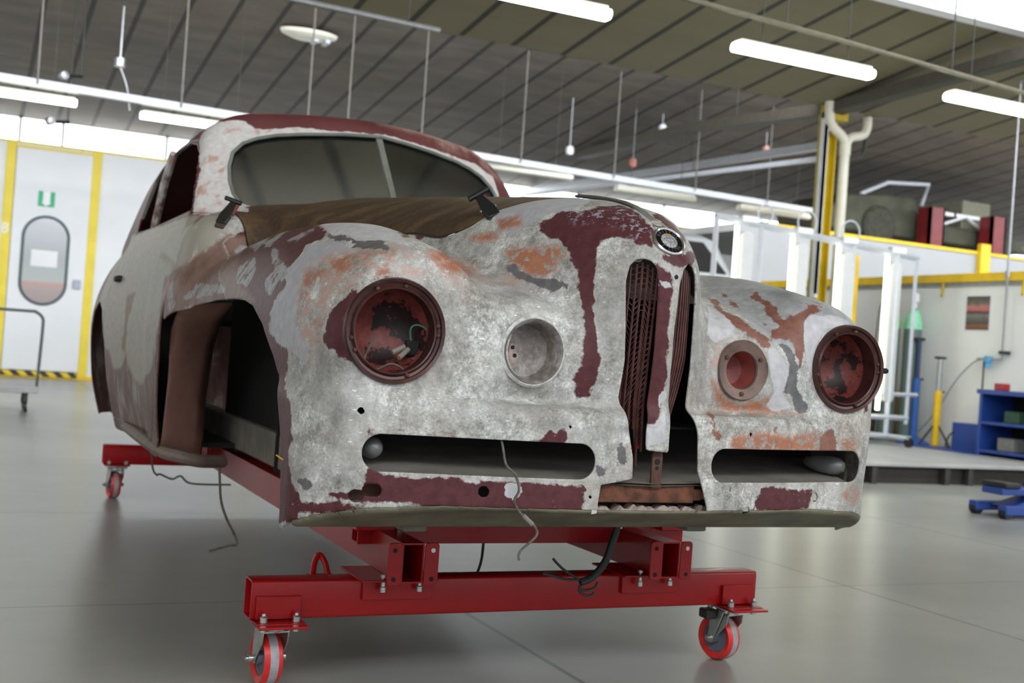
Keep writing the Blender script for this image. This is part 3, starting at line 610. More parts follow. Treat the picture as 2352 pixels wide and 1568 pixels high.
PATCHES=[
('M',(-0.96,-0.01,0.41,-0.36,1.88,1.49),'-1.35,1.149 -1.454,1.295 -1.39,1.351 -1.335,1.369 -1.207,1.389 -1.053,1.389 -0.905,1.289 -0.852,1.256 -0.856,1.228 -0.91,1.22 -0.905,1.191 -0.941,1.155 -0.969,1.146 -0.952,1.13 -0.925,1.103 -0.96,1.079 -0.967,1.059 -0.978,1.03 -0.972,0.978 -0.927,0.946 -0.895,0.947 -0.883,0.919 -0.886,0.885 -0.888,0.846 -0.853,0.822 -0.84,0.78 -0.835,0.726 -0.845,0.698 -0.845,0.671 -0.832,0.632 -0.811,0.61 -0.792,0.593 -0.801,0.533 -0.874,0.514 -0.982,0.705 -1.182,1.029'),
('S',(-0.93,0.35,1.02,-0.71,0.78,1.29),'-1.024,1.185 -0.972,1.171 -0.94,1.134 -0.953,1.117 -1.002,1.146'),
('S',(-0.88,0.92,1.12,-0.45,1.86,1.46),'-1.35,1.294 -1.323,1.34 -1.26,1.364 -1.154,1.282 -1.154,1.225'),
('S',(-0.88,0.77,1.13,-0.41,1.75,1.48),'-1.159,1.261 -1.104,1.268 -1.203,1.373 -1.174,1.377 -1.064,1.293 -1.083,1.25 -1.083,1.233 -1.139,1.246'),
('S',(-0.86,0.49,1.14,-0.59,0.83,1.39),'-1.008,1.245 -0.967,1.262 -0.928,1.293 -0.912,1.266 -0.961,1.239'),
('S',(-0.91,0.53,1.07,-0.68,0.96,1.33),'-1.079,1.232 -1.043,1.222 -1.005,1.179 -1.023,1.171 -1.052,1.198'),
('S',(-0.95,0.41,0.98,-0.72,0.76,1.25),'-1.04,1.13 -0.997,1.15 -0.974,1.118 -0.994,1.076 -1.031,1.103'),
('W2',(-0.83,-0.05,1.1,-0.29,1.53,1.48),'-1.054,1.379 -0.986,1.383 -0.934,1.379 -0.864,1.361 -0.681,1.267 -0.641,1.247 -0.6,1.214 -0.608,1.204 -0.647,1.217 -0.685,1.226 -0.712,1.221 -0.734,1.221 -0.782,1.243 -0.825,1.24 -0.868,1.27'),
('D',(-0.85,-0.05,1.09,-0.58,0.54,1.35),'-0.852,1.249 -0.795,1.249 -0.775,1.23 -0.743,1.222 -0.709,1.215 -0.679,1.224 -0.644,1.204 -0.642,1.192 -0.697,1.197 -0.726,1.202 -0.74,1.195 -0.747,1.198 -0.738,1.21 -0.771,1.222 -0.835,1.23'),
('L',(-0.96,0.05,0.82,-0.63,0.61,1.32),'-0.908,1.219 -0.809,1.22 -0.734,1.2 -0.752,1.177 -0.798,1.185 -0.855,1.146 -0.877,1.114 -0.872,1.058 -0.872,1 -0.814,0.961 -0.825,0.916 -0.894,0.947 -0.926,0.945 -0.968,0.985 -0.967,1.058 -0.925,1.103 -0.965,1.144 -0.905,1.191'),
('W2',(0.29,-0.13,0.76,0.58,0.09,1.14),'0.354,1.03 0.376,1.036 0.407,0.997 0.418,0.975 0.411,0.938 0.404,0.915 0.439,0.875 0.38,0.862 0.367,0.88 0.384,0.918 0.37,0.963'),
('L',(-0.37,0.04,1.19,0.03,0.6,1.51),'-0.434,1.374 -0.346,1.394 -0.259,1.413 -0.193,1.419 -0.155,1.397 -0.196,1.354 -0.257,1.348 -0.329,1.311 -0.357,1.289 -0.393,1.301 -0.414,1.336'),
('C',(-0.27,-0.16,1.18,0.09,0.25,1.48),'-0.215,1.349 -0.133,1.368 -0.07,1.378 -0.016,1.347 0.008,1.302 -0.037,1.276 -0.078,1.311 -0.154,1.319 -0.201,1.324'),
('P',(-0.94,-0.11,0.82,-0.51,0.43,1.29),'-0.876,1.05 -0.884,1.098 -0.873,1.147 -0.795,1.191 -0.694,1.189 -0.628,1.182 -0.581,1.155 -0.547,1.125 -0.538,1.097 -0.578,1.122 -0.626,1.151 -0.678,1.129 -0.728,1.097 -0.759,1.052 -0.782,0.985 -0.81,0.917 -0.848,0.944'),
('P',(-0.79,-0.11,1,-0.51,0.23,1.31),'-0.678,1.211 -0.617,1.199 -0.576,1.171 -0.55,1.125 -0.541,1.096 -0.571,1.123 -0.611,1.164'),
('O',(-0.93,0.07,0.99,-0.69,0.41,1.25),'-0.871,1.114 -0.864,1.141 -0.803,1.145 -0.785,1.136 -0.818,1.117 -0.837,1.093 -0.86,1.097'),
('O',(-0.89,-0.04,1.03,-0.61,0.31,1.28),'-0.79,1.165 -0.754,1.183 -0.667,1.182 -0.708,1.155 -0.754,1.128 -0.794,1.149'),
('O',(-0.94,0.1,0.97,-0.72,0.39,1.19),'-0.875,1.082 -0.836,1.089 -0.828,1.076 -0.863,1.068'),
('O',(-0.82,-0.08,1.07,-0.57,0.19,1.29),'-0.685,1.188 -0.634,1.192 -0.613,1.179 -0.627,1.174 -0.666,1.18'),
('O',(-0.93,-0.01,0.9,-0.72,0.26,1.12),'-0.816,1.017 -0.787,1.022 -0.774,1 -0.803,0.995'),
('M',(-0.92,-0.1,0.83,-0.67,0.18,1.19),'-0.728,1.06 -0.706,1.087 -0.694,1.083 -0.707,1.039 -0.713,0.989 -0.694,0.926 -0.709,0.932 -0.733,0.948 -0.755,0.95 -0.772,0.978 -0.766,1.011 -0.758,1.045'),
('O',(-0.83,-0.11,1.02,-0.58,0.12,1.26),'-0.661,1.126 -0.657,1.149 -0.634,1.156 -0.625,1.14 -0.603,1.131 -0.62,1.129 -0.655,1.121'),
('M',(-0.83,-0.11,1.01,-0.55,0.11,1.23),'-0.662,1.122 -0.621,1.133 -0.585,1.127 -0.578,1.122 -0.62,1.125 -0.661,1.115'),
('M',(-0.72,0.03,1.13,-0.25,0.88,1.42),'-0.653,1.254 -0.673,1.315 -0.623,1.309 -0.616,1.298 -0.645,1.284 -0.608,1.229 -0.636,1.238'),
('M',(-0.32,-0.19,0.77,0.08,0.32,1.48),'-0.291,1.322 -0.267,1.336 -0.228,1.352 -0.185,1.35 -0.133,1.368 -0.07,1.378 -0.037,1.356 -0.01,1.325 0.006,1.307 0.001,1.287 0.001,1.26 -0.028,1.263 -0.049,1.277 -0.082,1.278 -0.111,1.273 -0.129,1.255 -0.136,1.202 -0.135,1.151 -0.135,1.091 -0.119,1.033 -0.114,0.991 -0.107,0.975 -0.116,0.924 -0.131,0.877 -0.156,0.867 -0.174,0.882 -0.171,0.908 -0.18,0.915 -0.161,0.942 -0.156,0.989 -0.155,1.031 -0.155,1.077 -0.17,1.141 -0.182,1.145 -0.173,1.167 -0.182,1.201 -0.21,1.254 -0.228,1.272 -0.263,1.278 -0.283,1.302'),
('M',(-0.13,-0.22,1.11,0.19,0.04,1.37),'0.023,1.249 0.053,1.237 0.081,1.247 0.104,1.267 0.128,1.256 0.102,1.227 0.068,1.215 0.032,1.224'),
('M',(-0.09,-0.17,1.18,0.19,0.14,1.46),'0.004,1.357 0.029,1.376 0.068,1.331 0.093,1.3 0.088,1.277 0.061,1.306 0.034,1.316'),
('M',(-0.15,-0.22,0.71,0.11,0,1.33),'0.004,1.226 0.037,1.211 0.055,1.196 0.062,1.18 0.06,1.155 0.056,1.104 0.057,1.029 0.057,0.945 0.056,0.894 0.05,0.86 0.045,0.81 -0,0.812 -0,0.907 -0.001,1.025 0.002,1.108 0.002,1.175'),
('W2',(-0.14,-0.22,1.06,0.11,-0.01,1.28),'0.018,1.18 0.052,1.179 0.058,1.163 0.041,1.157 0.023,1.164'),
('W2',(-0.14,-0.22,1.1,0.1,-0.01,1.32),'0.011,1.222 0.033,1.211 0.05,1.213 0.042,1.199 0.02,1.206'),
('W2',(-0.1,-0.2,0.76,0.12,0,1.01),'0.041,0.889 0.057,0.907 0.063,0.894 0.047,0.86'),
('W2',(-0.15,-0.21,0.66,0.12,0,0.96),'0.01,0.821 0.036,0.818 0.061,0.86 0.066,0.777 0.006,0.758'),
('O',(-0.41,0.23,1.17,-0.17,0.57,1.4),'-0.482,1.295 -0.46,1.299 -0.406,1.304 -0.395,1.278 -0.443,1.269 -0.475,1.276'),
('O',(-0.37,0.17,1.2,-0.12,0.52,1.45),'-0.415,1.346 -0.341,1.35 -0.329,1.316 -0.397,1.301'),
('O',(-0.38,-0.03,1.07,-0.09,0.39,1.36),'-0.378,1.241 -0.333,1.258 -0.308,1.251 -0.252,1.262 -0.215,1.249 -0.207,1.232 -0.229,1.212 -0.235,1.187 -0.262,1.17 -0.302,1.173 -0.332,1.194 -0.363,1.219'),
('P',(-0.7,-0.1,1.03,-0.18,0.55,1.32),'-0.551,1.189 -0.526,1.219 -0.457,1.182 -0.425,1.169 -0.325,1.16 -0.332,1.147 -0.406,1.155 -0.492,1.131 -0.53,1.161'),
('O',(-0.7,-0.1,1.05,-0.24,0.54,1.32),'-0.544,1.186 -0.526,1.216 -0.454,1.187 -0.46,1.156 -0.49,1.146 -0.523,1.165'),
('D',(-0.39,-0.06,1.03,-0.1,0.34,1.31),'-0.365,1.193 -0.35,1.211 -0.319,1.185 -0.285,1.167 -0.246,1.171 -0.196,1.156 -0.201,1.143 -0.243,1.13 -0.284,1.153 -0.326,1.166'),
('G',(-0.42,0.19,1.12,-0.19,0.54,1.37),'-0.479,1.271 -0.441,1.261 -0.39,1.228 -0.415,1.219 -0.462,1.243'),
('M',(-0.91,-0.2,0.48,-0.05,0.15,0.78),'-0.645,0.679 -0.636,0.682 -0.618,0.67 -0.536,0.664 -0.428,0.663 -0.198,0.664 -0.126,0.662 -0.125,0.594 -0.131,0.576 -0.19,0.581 -0.296,0.586 -0.485,0.596 -0.607,0.6 -0.714,0.608 -0.748,0.61 -0.676,0.621 -0.648,0.629 -0.643,0.645 -0.644,0.66'),
('M',(-0.96,-0.12,0.45,-0.61,0.34,0.7),'-0.813,0.605 -0.792,0.592 -0.725,0.594 -0.631,0.594 -0.789,0.557 -0.879,0.555'),
('W2',(-0.5,-0.18,0.52,-0.26,0.03,0.76),'-0.323,0.658 -0.289,0.662 -0.286,0.633 -0.302,0.623 -0.321,0.632'),
('W2',(-0.61,-0.16,0.56,-0.36,0.04,0.76),'-0.427,0.665 -0.384,0.665 -0.386,0.655 -0.414,0.657'),
('D',(-0.95,-0.04,0.51,-0.72,0.21,0.75),'-0.809,0.632 -0.781,0.646 -0.761,0.623 -0.792,0.613'),
('M',(-0.84,-0.12,0.65,-0.61,0.09,0.88),'-0.658,0.755 -0.649,0.779 -0.64,0.782 -0.625,0.773 -0.639,0.764 -0.65,0.753'),
('M',(-0.78,-0.13,0.67,-0.53,0.08,0.88),'-0.601,0.772 -0.583,0.778 -0.558,0.772 -0.549,0.767 -0.588,0.768'),
('M',(-0.46,-0.19,0.65,-0.15,0.02,0.89),'-0.284,0.76 -0.274,0.771 -0.257,0.767 -0.223,0.788 -0.212,0.772 -0.194,0.794 -0.18,0.783 -0.188,0.752 -0.244,0.757'),
('M',(-0.39,-0.19,0.65,-0.15,0.01,0.89),'-0.222,0.754 -0.213,0.782 -0.193,0.795 -0.18,0.784 -0.19,0.755'),
('M',(-0.26,-0.15,0.75,-0.04,0.06,0.96),'-0.119,0.855 -0.108,0.858 -0.111,0.85 -0.117,0.848'),
('M',(-0.3,-0.13,0.77,-0.07,0.09,1.01),'-0.174,0.871 -0.165,0.889 -0.147,0.907 -0.138,0.884 -0.157,0.866'),
('D',(-0.21,-0.2,0.61,0.01,-0,0.87),'-0.056,0.75 -0.046,0.77 -0.035,0.751 -0.033,0.715 -0.05,0.721'),
('D',(-0.27,-0.2,0.58,-0.04,0,0.81),'-0.108,0.709 -0.082,0.706 -0.08,0.681 -0.102,0.677'),
('D',(-0.01,-0.2,0.58,0.23,-0,0.83),'0.127,0.73 0.149,0.72 0.147,0.697 0.16,0.679 0.141,0.675 0.129,0.697'),
('M',(0.21,-0.19,0.5,0.66,0.05,0.76),'0.346,0.662 0.519,0.659 0.512,0.632 0.503,0.597 0.313,0.595 0.327,0.619 0.341,0.646'),
('O',(0.12,-0.2,0.65,0.68,0.06,0.92),'0.242,0.785 0.262,0.801 0.288,0.798 0.356,0.811 0.424,0.802 0.518,0.815 0.535,0.792 0.523,0.759 0.428,0.757 0.274,0.754 0.244,0.759'),
('O',(0.55,-0.13,0.66,0.82,0.08,0.9),'0.594,0.793 0.649,0.798 0.647,0.757 0.602,0.756'),
('O',(0.16,-0.12,0.75,0.62,0.11,1.01),'0.231,0.866 0.285,0.869 0.345,0.889 0.376,0.907 0.376,0.875 0.478,0.852 0.456,0.855 0.308,0.851 0.245,0.851'),
('B',(0.47,-0.14,0.66,0.74,0.07,0.92),'0.534,0.804 0.567,0.822 0.579,0.792 0.587,0.756 0.528,0.759 0.536,0.78'),
('B',(0.27,-0.18,0.67,0.51,0.03,0.92),'0.369,0.816 0.387,0.82 0.38,0.789 0.399,0.774 0.381,0.777'),
('B',(0.06,-0.2,0.68,0.3,0.07,0.95),'0.184,0.847 0.195,0.844 0.199,0.818 0.217,0.792 0.206,0.779 0.192,0.799'),
('O',(0.57,-0.12,0.52,0.87,0.11,0.76),'0.612,0.642 0.65,0.662 0.684,0.639 0.667,0.616 0.623,0.622'),
('G',(0.25,-0.12,0.91,0.77,0.61,1.35),'0.234,1.241 0.304,1.251 0.438,1.247 0.513,1.22 0.596,1.159 0.663,1.111 0.595,1.119 0.54,1.124 0.48,1.128 0.468,1.062 0.437,1.013 0.366,1.045 0.306,1.095 0.263,1.15 0.231,1.189'),
('B',(0.18,-0.12,0.93,0.51,0.37,1.27),'0.221,1.164 0.251,1.168 0.239,1.125 0.273,1.107 0.303,1.081 0.357,1.058 0.366,1.035 0.352,1.028 0.302,1.065 0.259,1.081 0.225,1.103'),
('B',(0.31,-0.12,0.89,0.71,0.34,1.3),'0.343,1.183 0.366,1.201 0.378,1.173 0.405,1.153 0.405,1.118 0.418,1.114 0.462,1.141 0.482,1.148 0.478,1.168 0.532,1.165 0.522,1.146 0.48,1.133 0.464,1.108 0.468,1.08 0.465,1.015 0.456,0.987 0.437,1.022 0.422,1.058 0.372,1.054 0.369,1.073 0.397,1.094 0.373,1.126 0.377,1.157 0.352,1.172'),
('B',(0.31,-0.07,0.99,0.53,0.19,1.22),'0.346,1.117 0.355,1.11 0.361,1.093 0.353,1.09'),
('B',(0.32,0.08,1.05,0.56,0.4,1.29),'0.27,1.185 0.281,1.183 0.302,1.145 0.291,1.147'),
('D',(0.31,-0.13,0.76,0.64,0.09,1.15),'0.372,1.05 0.411,1.048 0.437,1.022 0.45,0.982 0.449,0.931 0.492,0.877 0.477,0.858 0.456,0.862 0.436,0.907 0.409,0.915 0.416,0.943 0.423,0.98 0.401,1.02'),
('D2',(0.43,-0,1.08,0.71,0.3,1.3),'0.396,1.199 0.478,1.216 0.484,1.194 0.446,1.176 0.411,1.183'),
('W2',(0.1,-0.1,0.94,0.4,0.25,1.24),'0.202,1.138 0.224,1.123 0.259,1.082 0.249,1.056 0.201,1.039 0.178,1.062'),
('W2',(0.41,-0.11,0.87,0.8,0.12,1.24),'0.468,1.108 0.49,1.134 0.553,1.139 0.621,1.121 0.529,1.099 0.5,1.045 0.501,0.971 0.478,0.993 0.465,1.061'),
('P',(0.1,-0.12,0.76,0.4,0.11,1.15),'0.181,1.04 0.23,1.052 0.213,0.988 0.234,0.909 0.263,0.874 0.226,0.863 0.19,0.951'),
('O',(0.1,-0.12,0.75,0.5,0.11,1.04),'0.191,0.943 0.213,0.926 0.242,0.891 0.291,0.88 0.329,0.892 0.366,0.903 0.366,0.871 0.295,0.853 0.236,0.863 0.207,0.894'),
('M',(0.63,-0.11,0.77,0.87,0.1,1.02),'0.662,0.9 0.684,0.92 0.689,0.872 0.67,0.867'),
('W2',(-0.88,1.75,1.32,0.64,3.2,1.99),'-1.705,1.458 -1.736,1.643 -1.822,1.859 -1.792,1.876 -1.688,1.887 -1.649,1.892 -1.585,1.871 -1.561,1.857 -1.393,1.872 -1.234,1.882 -1.071,1.878 -1.01,1.881 -0.893,1.881 -0.767,1.864 -0.636,1.846 -0.493,1.778 -0.37,1.46 -0.343,1.416 -0.562,1.45 -0.773,1.427 -1.444,1.418 -1.696,1.438'),
('P',(0.07,2.36,1.68,0.78,2.69,2.04),'-0.936,1.941 -0.844,1.939 -0.716,1.933 -0.646,1.916 -0.527,1.836 -0.455,1.756 -0.507,1.78 -0.604,1.856 -0.706,1.884 -0.823,1.897'),
('T',(-1.04,1.74,0.62,-0.66,4.12,1.56),'-2.445,1.458 -1.965,1.432 -1.665,1.426 -1.568,1.329 -1.566,1.236 -1.599,1.208 -1.674,1.181 -1.748,1.168 -1.753,1.102 -1.732,1.007 -1.764,0.924 -1.78,0.84 -1.819,0.782 -1.975,0.718 -2.081,0.725 -2.16,0.78 -2.19,0.834 -2.251,0.764 -2.341,0.749 -2.392,0.834 -2.631,0.882 -2.82,1.105 -2.665,1.289 -2.665,1.441'),
('T',(-0.93,1.68,1.14,-0.52,3.2,1.59),'-1.662,1.459 -1.547,1.489 -1.458,1.425 -1.464,1.343 -1.49,1.284 -1.551,1.236 -1.564,1.329'),
('F',(-1,0.58,0.9,-0.49,2.27,1.45),'-1.724,1.004 -1.753,1.163 -1.571,1.225 -1.49,1.284 -1.436,1.339 -1.396,1.32 -1.331,1.354 -1.304,1.335 -1.271,1.23 -1.208,1.138 -1.067,1.063 -1.128,1.07 -1.192,1.07 -1.345,1.063 -1.563,1.038 -1.668,0.999'),
('S',(-0.97,1.01,0.97,-0.74,1.87,1.24),'-1.571,1.071 -1.526,1.139 -1.312,1.124 -1.253,1.096 -1.417,1.086'),
('S',(-0.94,0.73,1.01,-0.7,1.23,1.3),'-1.228,1.18 -1.144,1.203 -1.105,1.16 -1.135,1.106 -1.212,1.128'),
('S',(-1,1.72,0.92,-0.78,2.15,1.25),'-1.707,1.124 -1.655,1.145 -1.602,1.053 -1.636,1.025'),
('S',(-0.87,1.21,1.13,-0.58,1.84,1.39),'-1.406,1.266 -1.386,1.292 -1.266,1.242 -1.304,1.228'),
('P',(-1,0.86,0.94,-0.51,2.19,1.46),'-1.717,1.172 -1.621,1.214 -1.515,1.254 -1.432,1.282 -1.384,1.309 -1.332,1.357 -1.336,1.327 -1.384,1.268 -1.241,1.171 -1.181,1.107 -1.23,1.09 -1.359,1.089 -1.569,1.065 -1.667,1.042 -1.721,1.089'),
('P',(-1.04,3.44,0.72,-0.78,3.99,1.34),'-2.667,1.281 -2.491,1.245 -2.429,1.153 -2.402,0.969 -2.441,0.816 -2.568,0.885 -2.809,1.089'),
('B',(-1,2.9,0.73,-0.78,3.35,1.24),'-2.241,1.103 -2.118,1.136 -2.144,1.059 -2.179,0.975 -2.199,0.833 -2.238,0.866 -2.223,1.002'),
]
# ---------------------------------------------------------------- meshing the body: surface nets over a rectilinear grid
def axis(spec):
    out=[]
    for a,b,s in spec: out.append(np.arange(a,b-1e-9,s))
    return np.concatenate(out+[[spec[-1][1]]]).astype(np.float32)
def surface(fn,X,Y,Z):
    nx,ny,nz=len(X),len(Y),len(Z)
    S=np.empty((nx,ny,nz),np.float32)
    for j in range(0,ny,24):
        yy=Y[j:j+24]
        gx,gy,gz=np.meshgrid(X,yy,Z,indexing='ij');S[:,j:j+24]=fn(gx,gy,gz)
    neg=S<0
    c=np.zeros((nx-1,ny-1,nz-1),np.int8)
    for a in (0,1):
        for b in (0,1):
            for d in (0,1): c+=neg[a:nx-1+a,b:ny-1+b,d:nz-1+d]
    act=(c>0)&(c<8);I=np.argwhere(act);idx=np.full(act.shape,-1,np.int64);idx[act]=np.arange(len(I))
    acc=np.zeros((len(I),3));cnt=np.zeros(len(I))
    i,j,k=I.T
    for ax in range(3):
        o=[0,1,2];o.remove(ax)
        for a in (0,1):
            for b in (0,1):
                p=[i,j,k];p=[q.copy() for q in p];p[o[0]]=p[o[0]]+a;p[o[1]]=p[o[1]]+b
                q=[w.copy() for w in p];q[ax]=q[ax]+1
                s0=S[tuple(p)];s1=S[tuple(q)];m_=(s0<0)!=(s1<0);t=np.where(m_,s0/np.where(m_,s0-s1,1),0)
                g=[X,Y,Z];co=[g[w][p[w]].astype(float) for w in range(3)]
                co[ax]=co[ax]+t*(g[ax][q[ax]]-g[ax][p[ax]])
                acc+=np.where(m_[:,None],np.stack(co,1),0);cnt+=m_
    V=acc/cnt[:,None]
    Q=[]
    for ax in range(3):
        o=[0,1,2];o.remove(ax)
        sl0=[slice(None)]*3;sl1=[slice(None)]*3;sl0[ax]=slice(0,-1);sl1[ax]=slice(1,None)
        cr=(neg[tuple(sl0)]!=neg[tuple(sl1)])
        for w in o:
            s_=[slice(None)]*3;s_[w]=slice(0,1);cr[tuple(s_)]=False
            s_[w]=slice(-1,None);cr[tuple(s_)]=False
        E=np.argwhere(cr)
        d=lambda a,b:idx[tuple((E+np.array([-(a if w==o[0] else (b if w==o[1] else 0)) for w in range(3)])).T)]
        q=np.stack([d(0,0),d(1,0),d(1,1),d(0,1)],1)
        inside=neg[tuple(E.T)]
        flip=inside if ax!=1 else ~inside
        q[flip]=q[flip][:,::-1];Q.append(q)
    return V,np.concatenate(Q)
def grad(fn,P,e=2e-3):
    g=np.empty_like(P)
    for a in range(3):
        d=np.zeros(3);d[a]=e;g[:,a]=(fn(*(P+d).T)-fn(*(P-d).T))/(2*e)
    return g
def snap(fn,V,it=3):
    for _ in range(it):
        s=fn(*V.T);g=grad(fn,V);n2=np.maximum((g*g).sum(1),.15)
        V=V-np.clip(s/n2,-.01,.01)[:,None]*g
    return V
def tris(Q): return np.concatenate([Q[:,[0,1,2]],Q[:,[0,2,3]]])
def clip(V,Tt,f):
    """keep the part of a triangle mesh where f<0 (f per vertex); new vertices sit on the f=0 line"""
    inn=f<0;k=inn[Tt].sum(1)
    keep=[Tt[k==3]];nv=[];key={};base=len(V)
    def cut(a,b):
        kk=(a,b) if a<b else (b,a)
        if kk not in key:
            t=f[a]/(f[a]-f[b]);nv.append(V[a]+(V[b]-V[a])*t);key[kk]=base+len(nv)-1
        return key[kk]
    new=[]
    for t in Tt[(k==1)|(k==2)]:
        t=list(t);m_=[inn[v] for v in t]
        if sum(m_)==1:
            r=m_.index(True);a,b,c=t[r],t[(r+1)%3],t[(r+2)%3]
            new.append((a,cut(a,b),cut(a,c)))
        else:
            r=m_.index(False);a,b,c=t[r],t[(r+1)%3],t[(r+2)%3]
            p,q=cut(a,b),cut(a,c);new.append((p,b,c));new.append((p,c,q))
    if new: keep.append(np.array(new))
    T2=np.concatenate(keep);V2=np.concatenate([V,np.array(nv)]) if nv else V
    u,inv=np.unique(T2,return_inverse=True)
    return V2[u],inv.reshape(T2.shape)
def polydist(u,v,poly):
    """signed distance to a polygon, negative inside"""
    P=np.asarray(poly,float);d=np.full(u.shape,1e9);ins=np.zeros(u.shape,bool)
    for (ax_,ay_),(bx_,by_) in zip(P,np.roll(P,-1,0)):
        ex,ey=bx_-ax_,by_-ay_;wx,wy=u-ax_,v-ay_
        t=np.clip((wx*ex+wy*ey)/(ex*ex+ey*ey+1e-12),0,1);d=np.minimum(d,(wx-ex*t)**2+(wy-ey*t)**2)
        c=((ay_<=v)&(by_>v))|((ay_>v)&(by_<=v))
        ins^=c&(u<(bx_-ax_)*(v-ay_)/(by_-ay_+1e-12)+ax_)
    return np.where(ins,-1,1)*np.sqrt(d)
X=axis([(-1.0,1.0,.0095)]);Y=axis([(-.2,.55,.009),(.55,1.5,.013),(1.5,2.7,.018),(2.7,4.95,.04)]);Z=axis([(.38,1.42,.0095),(1.42,2.06,.0125)])
BV,BQ=surface(sdf,X,Y,Z);BV=snap(sdf,BV);BT=tris(BQ)
# ---- openings and panel lines, as distance fields over (x,y,z)
def rr2(u,v,cx,cy,hx,hy,r):
    qx=np.abs(u-cx)-hx+r;qy=np.abs(v-cy)-hy+r
    return np.sqrt(np.maximum(qx,0)**2+np.maximum(qy,0)**2)+np.minimum(np.maximum(qx,qy),0)-r
ARCH=[(2.03,1.10),(1.99,1.0),(1.82,1.033),(1.56,1.058),(1.24,1.072),(.97,1.073),(.82,1.068),(.69,1.05),(.54,1.0),(.41,.92),(.31,.83),(.262,.741),(.235,.664),(.21,.55),(.2,.2),(2.3,.2),(2.27,.45),(2.2,.53),(2.06,.85)]
SIDEWIN=[(2.63,1.775),(2.45,1.70),(2.33,1.60),(2.27,1.49),(2.29,1.455),(2.8,1.452),(3.5,1.455),(3.90,1.465),(3.88,1.53),(3.72,1.72),(3.55,1.81),(3.3,1.835),(2.9,1.82)]
REARARCH=[(3.58,.2),(3.60,.62),(3.68,.88),(3.85,1.04),(4.05,1.09),(4.28,1.04),(4.45,.88),(4.52,.62),(4.52,.2)]
def WSCREEN():
    p=[]
    for s in (1,-1):
        q=[(0,1.872),(.15,1.868),(.3,1.855),(.42,1.838),(.50,1.815),(.56,1.785),(.605,1.735),(.625,1.67),(.63,1.60),(.622,1.54),(.60,1.50),(.56,1.478),(.45,1.478),(.2,1.50)]
        p+=[(s*a,b) for a,b in (q if s==1 else q[::-1])]
    return p
WS=WSCREEN()
HOOD=pch([.36,.41,.43,.47,.53,.62,.76,1.1,1.77,1.95],[.0,.12,.19,.27,.315,.345,.365,.44,.675,.73])
def hoodfield(P):
    x,y,z=P.T;e=np.where(y<.36,-.5,HOOD(y));return np.maximum(np.maximum(np.abs(x)-e,1.20-z),y-np.where(np.abs(x)<.6,2.16-.25*np.abs(x)*0,2.0))
KID_L=[(-.067,1.229),(-.05,1.224),(-.040,1.206),(-.034,1.17),(-.029,1.0),(-.030,.90),(-.036,.80),(-.034,.752),(.032,.748),(.030,.86),(.024,.95),(.021,1.06),(.024,1.17),(.036,1.212),(.056,1.228),(.08,1.222),(.098,1.20),(.103,1.15),(.103,.95),(.100,.86),(.122,.80),(.130,.70),(.150,.655),(.17,.60),(-.158,.60),(-.152,.662),(-.10,.672),(-.066,.68),(-.068,.73),(-.083,.79),(-.10,.88),(-.094,.97),(-.10,1.10),(-.103,1.17),(-.096,1.21),(-.083,1.226)]
LCH=(-.683,1.003);RCH=(.672,.993)
def openings(P):
    x,y,z=P.T;ax=np.abs(x)
    front=y<.34
    f=np.full(len(P),-1.)
    def cut(d,m_): 
        nonlocal f
        f=np.maximum(f,np.where(m_,-d,-1.))
    cut(polydist(x,z,KID_L),y<.2)
    cut(rr2(ax,z,.456,.718,.285,.044,.042)+.0*x,front)
    for cx,cz in (LCH,RCH): cut(np.hypot(x-cx,z-cz)-.112,front)
    cut(np.hypot(x+.324,z-.978)-.069,front);cut(np.hypot(x-.312,z-.968)-.080,front)
    cut(np.hypot(x+.75,z-.813)-.0085,front)
    for cx,cz,r in ((-.45,.637,.014),(-.745,.615,.016),(.30,.600,.012),(.56,.632,.013),(.24,.655,.006),(-.243,.80,.006),(.298,.80,.007),(-.178,.632,.005),(.335,.632,.006)): cut(np.hypot(x-cx,z-cz)-r,front)
    cut(rr2(x,z,-.712,.630,.022,.015,.014),front)
    cut(polydist(y,z,ARCH),(ax>.62)&(y>.15)&(y<2.4))
    cut(polydist(y,z,REARARCH),(ax>.62)&(y>3))
    cut(polydist(x,z,WS),(y<2.62)&(y>1.8)&(z>1.42))
    cut(polydist(y,z,SIDEWIN),(y-(2.05+.88*(z-1.58)+.42*ax)>.022)&(y>2.2)&(ax>.5)&((x<0)|(y>3.1)))
    cut(z-(ZB(y)+.006),y>.125)
    return f
